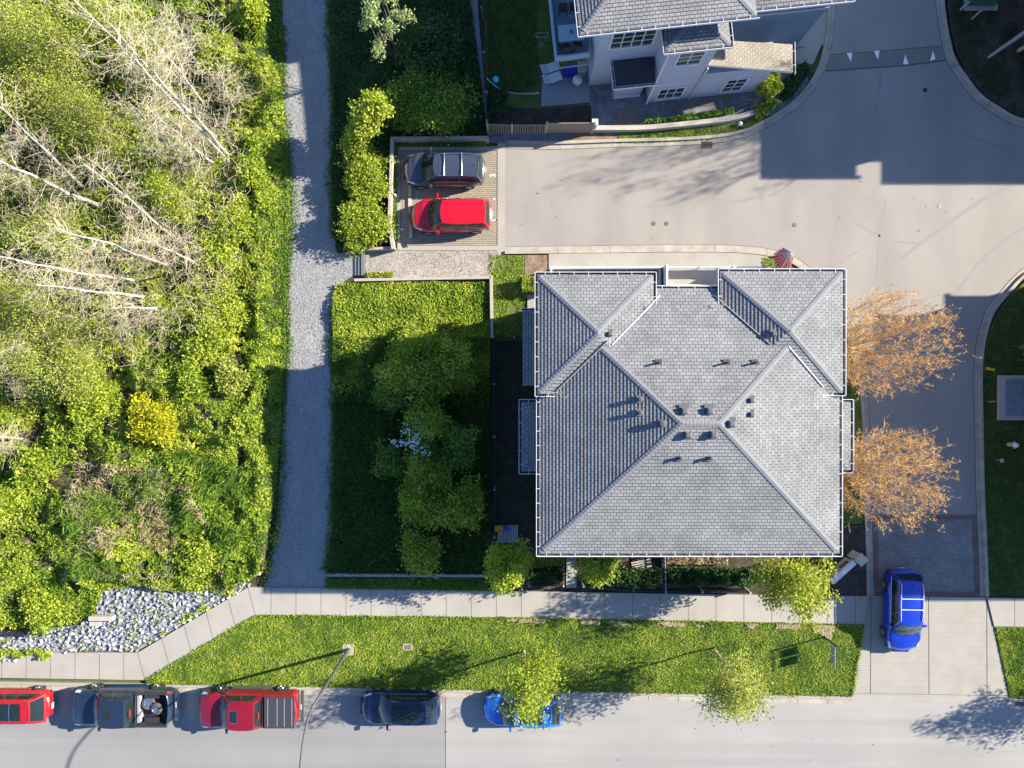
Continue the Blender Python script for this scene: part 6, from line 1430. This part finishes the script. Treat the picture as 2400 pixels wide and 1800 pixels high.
hedge('dark clipped hedge left of the garden path', [(1242,1330),(1318,1332),(1318,1356),(1242,1356)], .7, 2600, 'L_dark', .12)
hedge('yellow green boxy shrub at the house corner', [(1222,652),(1262,652),(1262,688),(1224,688)], .9, 1500, 'L_yellow', .11, nm='box_shrub', cat='shrub')
hedge('glossy light green hedge behind the curved garden wall', [(1508,288),(1560,283),(1640,270),(1712,260),(1715,272),(1650,282),(1560,293),(1508,296)], .55, 3000, 'L_pale' if False else 'L_mid', .13)
hedge('bushy shrub at the right end of the pale house', [(1762,196),(1808,190),(1820,225),(1795,245),(1765,232)], 1.1, 2000, 'L_bright', .15, nm='bushy_shrub', cat='shrub')
hedge('low dark shrub at the end of the curved garden wall', [(1760,262),(1800,240),(1822,246),(1790,278),(1765,285)], .6, 1300, 'L_mid', .13, nm='bushy_shrub', cat='shrub')
hedge('dark spiky shrub between pale house and lane kerb', [(1822,200),(1880,150),(1892,175),(1850,235),(1822,245)], .5, 1500, 'L_dark', .14, nm='bushy_shrub', cat='shrub')
hedge('dark leafy shrub below the turquoise lantern', [(1148,215),(1190,225),(1190,275),(1150,280)], 1.0, 1700, 'L_dark', .15, nm='bushy_shrub', cat='shrub')
hedge('dark ivy strip between the two court walls', [(918,331),(1140,329),(1140,345),(935,345),(930,585),(925,583),(916,525),(918,470)], .30, 3000, 'L_mid', .12, nm='ivy', cat='ivy')
hedge('small garden bed of yellow green plants left of the garden path', [(1245,1300),(1322,1300),(1322,1322),(1245,1330)], .3, 1300, 'L_bright', .11, nm='bedding', cat='plants')
hedge('small garden bed of yellow green plants right of the garden path', [(1356,1298),(1385,1298),(1385,1322),(1356,1325)], .3, 700, 'L_bright', .11, nm='bedding', cat='plants')
hedge('weedy strip of green along the kerb right of the steps', [(860,640),(925,638),(925,650),(860,652)], .25, 500, 'L_bright', .11, nm='weeds', cat='weeds')

# tall bare tree beyond the right edge whose twig shadow lies on the cross lane
vase('copper_tree', 'tall bare tree beyond the right edge shading the cross lane with its twigs', (2500,118), 14.2, 3.4, (.0,0))
# tyre marks and hairline cracks in the lanes
tm = MB()
for pts, wd in [([(2085,640),(2120,600),(2200,540),(2300,470),(2400,420)], .10),([(2240,690),(2300,610),(2360,560),(2420,520)], .08),([(2060,680),(2060,560),(2078,470)], .05),([(2000,520),(2080,560),(2150,570)], .05),([(1500,400),(1600,398),(1700,405)], .05),([(1990,300),(1985,250),(2000,180)], .09),([(2060,330),(2055,260),(2065,170)], .08),([(2250,300),(2300,330),(2400,360)], .07),([(1880,690),(1930,640),(2010,590)], .05)]:
    tm.strip(spline(P2(pts), 6), wd*2.2, .0, .003)
structure(tm.build('tyre_marks', plain('rubber smear', (.222,.210,.196), .95, var=.12, scale=1.5)))
tm = MB()
for k in range(26):
    x, y = random.choice([(random.uniform(0,2400), random.uniform(1660,1790)), (random.uniform(1200,2300), random.uniform(370,560))]); a = random.uniform(-.5,.5); L = random.uniform(2,9)
    tm.strip(spline(P2([(x,y),(x+L*.5*math.cos(a),y+L*.5*math.sin(a)+random.uniform(-2,2)),(x+L*math.cos(a),y+L*math.sin(a))]), 3), random.uniform(.015,.05), .0, .004)
structure(tm.build('road_stains', M['joint']))

cover('weeds', 'small weeds sprouting between the pale rocks', rockpoly, 1800, 'L_ivy', .11, lambda x, y: x*0+.16, 'weeds', mask=patch(19,.60,1.6), jitter=.2)

# loose stones on the crushed stone path and grass creeping over hard edges
def flat_scatter(name, label, cat, poly, n, size, mat, z, up=.97, mask=None, aspect=.8):
    x, y = poly_pts(P2(poly), n)
    if mask is not None: k = mask(x, y); x, y = x[k], y[k]
    return tag(cards(name, np.stack([x, y, z+rng.random(len(x))*.02], 1), size, rng.random(len(x)), mat, up=up, aspect=aspect), label, cat, kind='stuff')
M['L_stone'] = leaf_mat('stone chips', [(.15,.15,.15), (.23,.23,.225), (.32,.315,.30), (.42,.41,.39)], trans=0)
flat_scatter('loose_gravel', 'loose pale and dark stone chips on the long path', 'gravel', pathL+pathR, 30000, .055, M['L_stone'], .01)
flat_scatter('loose_gravel', 'small stones scattered over the pale gravel pad', 'gravel', [(857,588),(1166,588),(1150,652),(857,656)], 3500, .045, leaf_mat('pad stones', [(.14,.12,.10), (.26,.23,.20), (.42,.39,.34)], trans=0), .045)
def along(label, pts, n, wd, mat, size, z, nm='edge_grass', **k):
    P_ = P2(pts); seg = [(Vector(P_[i]), Vector(P_[i+1])) for i in range(len(P_)-1)]; Ls = np.array([(b-a).length for a, b in seg]); ch = rng.choice(len(seg), n, p=Ls/Ls.sum()); q = []
    for i in ch:
        a, b = seg[i]; t = rng.random(); p = a.lerp(b, t); d = (b-a).normalized(); o = rng.normal()*wd*(.3+1.2*vnoise(np.array([p.x*1.3]), np.array([p.y*1.3]), 3)[0]); q.append((p.x-d.y*o, p.y+d.x*o, z+rng.random()*.08))
    return tag(cards(nm, np.array(q), size, rng.random(n), M[mat], up=.4, aspect=.35), label, 'grass', kind='stuff')
along('ragged weeds creeping over the left edge of the path', pathL[2:], 9000, .22, 'L_mid', .12, .02)
along('ragged dark grass creeping over the right edge of the path', [(765,1340),(778,1250),(781,1120),(783,1000),(782,900),(778,830),(781,740),(790,680)], 4500, .18, 'L_mid', .12, .02)
along('ragged grass creeping over the right edge of the upper path', [(783,560),(778,420),(782,330),(782,240),(776,120),(772,0)], 4500, .18, 'L_mid', .12, .02)
along('grass creeping over the edge of the sidewalk and street kerb', [(345,1590),(600,1441),(1173,1447),(1800,1459),(2022,1464),(1996,1628)], 6000, .05, 'L_grass', .10, .12)
along('grass creeping over the street kerb', [(350,1596),(1000,1611),(1322,1617),(1994,1628)], 4500, .045, 'L_grass', .10, .11)
along('grass tufts at the edges of the pads and slope', [(1152,598),(1152,655),(1155,790)], 900, .10, 'L_grass', .10, .03)
flat_scatter('bare_soil', 'tan bare soil and dry thatch along the lawn edge of the sidewalk', 'bare soil', [(1190,1448),(1800,1460),(1960,1464),(1990,1500),(1950,1500),(1900,1472),(1500,1464),(1190,1456)], 5200, .11, M['L_dry'], .17, mask=lambda x, y: fbm(x, y, .9, 15, 2)+.22*(rng.random(len(x))-.5) > .50)
flat_scatter('leaf_litter', 'fallen copper leaves lying on the lane and kerb below the copper trees', 'leaf litter', [(1985,700),(2200,720),(2240,900),(2200,1240),(1990,1240)], 420, .07, M['L_orange'], .008)
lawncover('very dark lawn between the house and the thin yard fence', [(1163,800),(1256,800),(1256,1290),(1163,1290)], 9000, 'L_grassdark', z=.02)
# surroundings just outside the frame, and the windows on the street side of the big house
cover('undergrowth', 'leafy undergrowth continuing beyond the left and top edges of the picture', [(-300,-300),(612,-300),(612,-78),(-58,-78),(-58,1474),(-300,1474)], 90000, 'L_ivy', .17, woodz, 'undergrowth', wtint)
cover('ground_cover', 'dark ground cover continuing beyond the top edge right of the path', [(772,-300),(1095,-300),(1095,-58),(776,-58)], 12000, 'L_dark', .17, mz, 'ground cover')
IDT = lambda p: Vector(p)
for u0 in (2.6, 5.4, 9.2, 12.0):
    for z0 in (1.0, 4.7): window(hs, IDT, u0, u0+1.3, z0, z0+1.5, my0+.498, 2, 3)
for z0 in (4.2,): mb = MB(); mb.box((8.05, my0+.47, z0-.1), (12.6,.05,.18)); mb.build('trim_band', M['white'], hs)
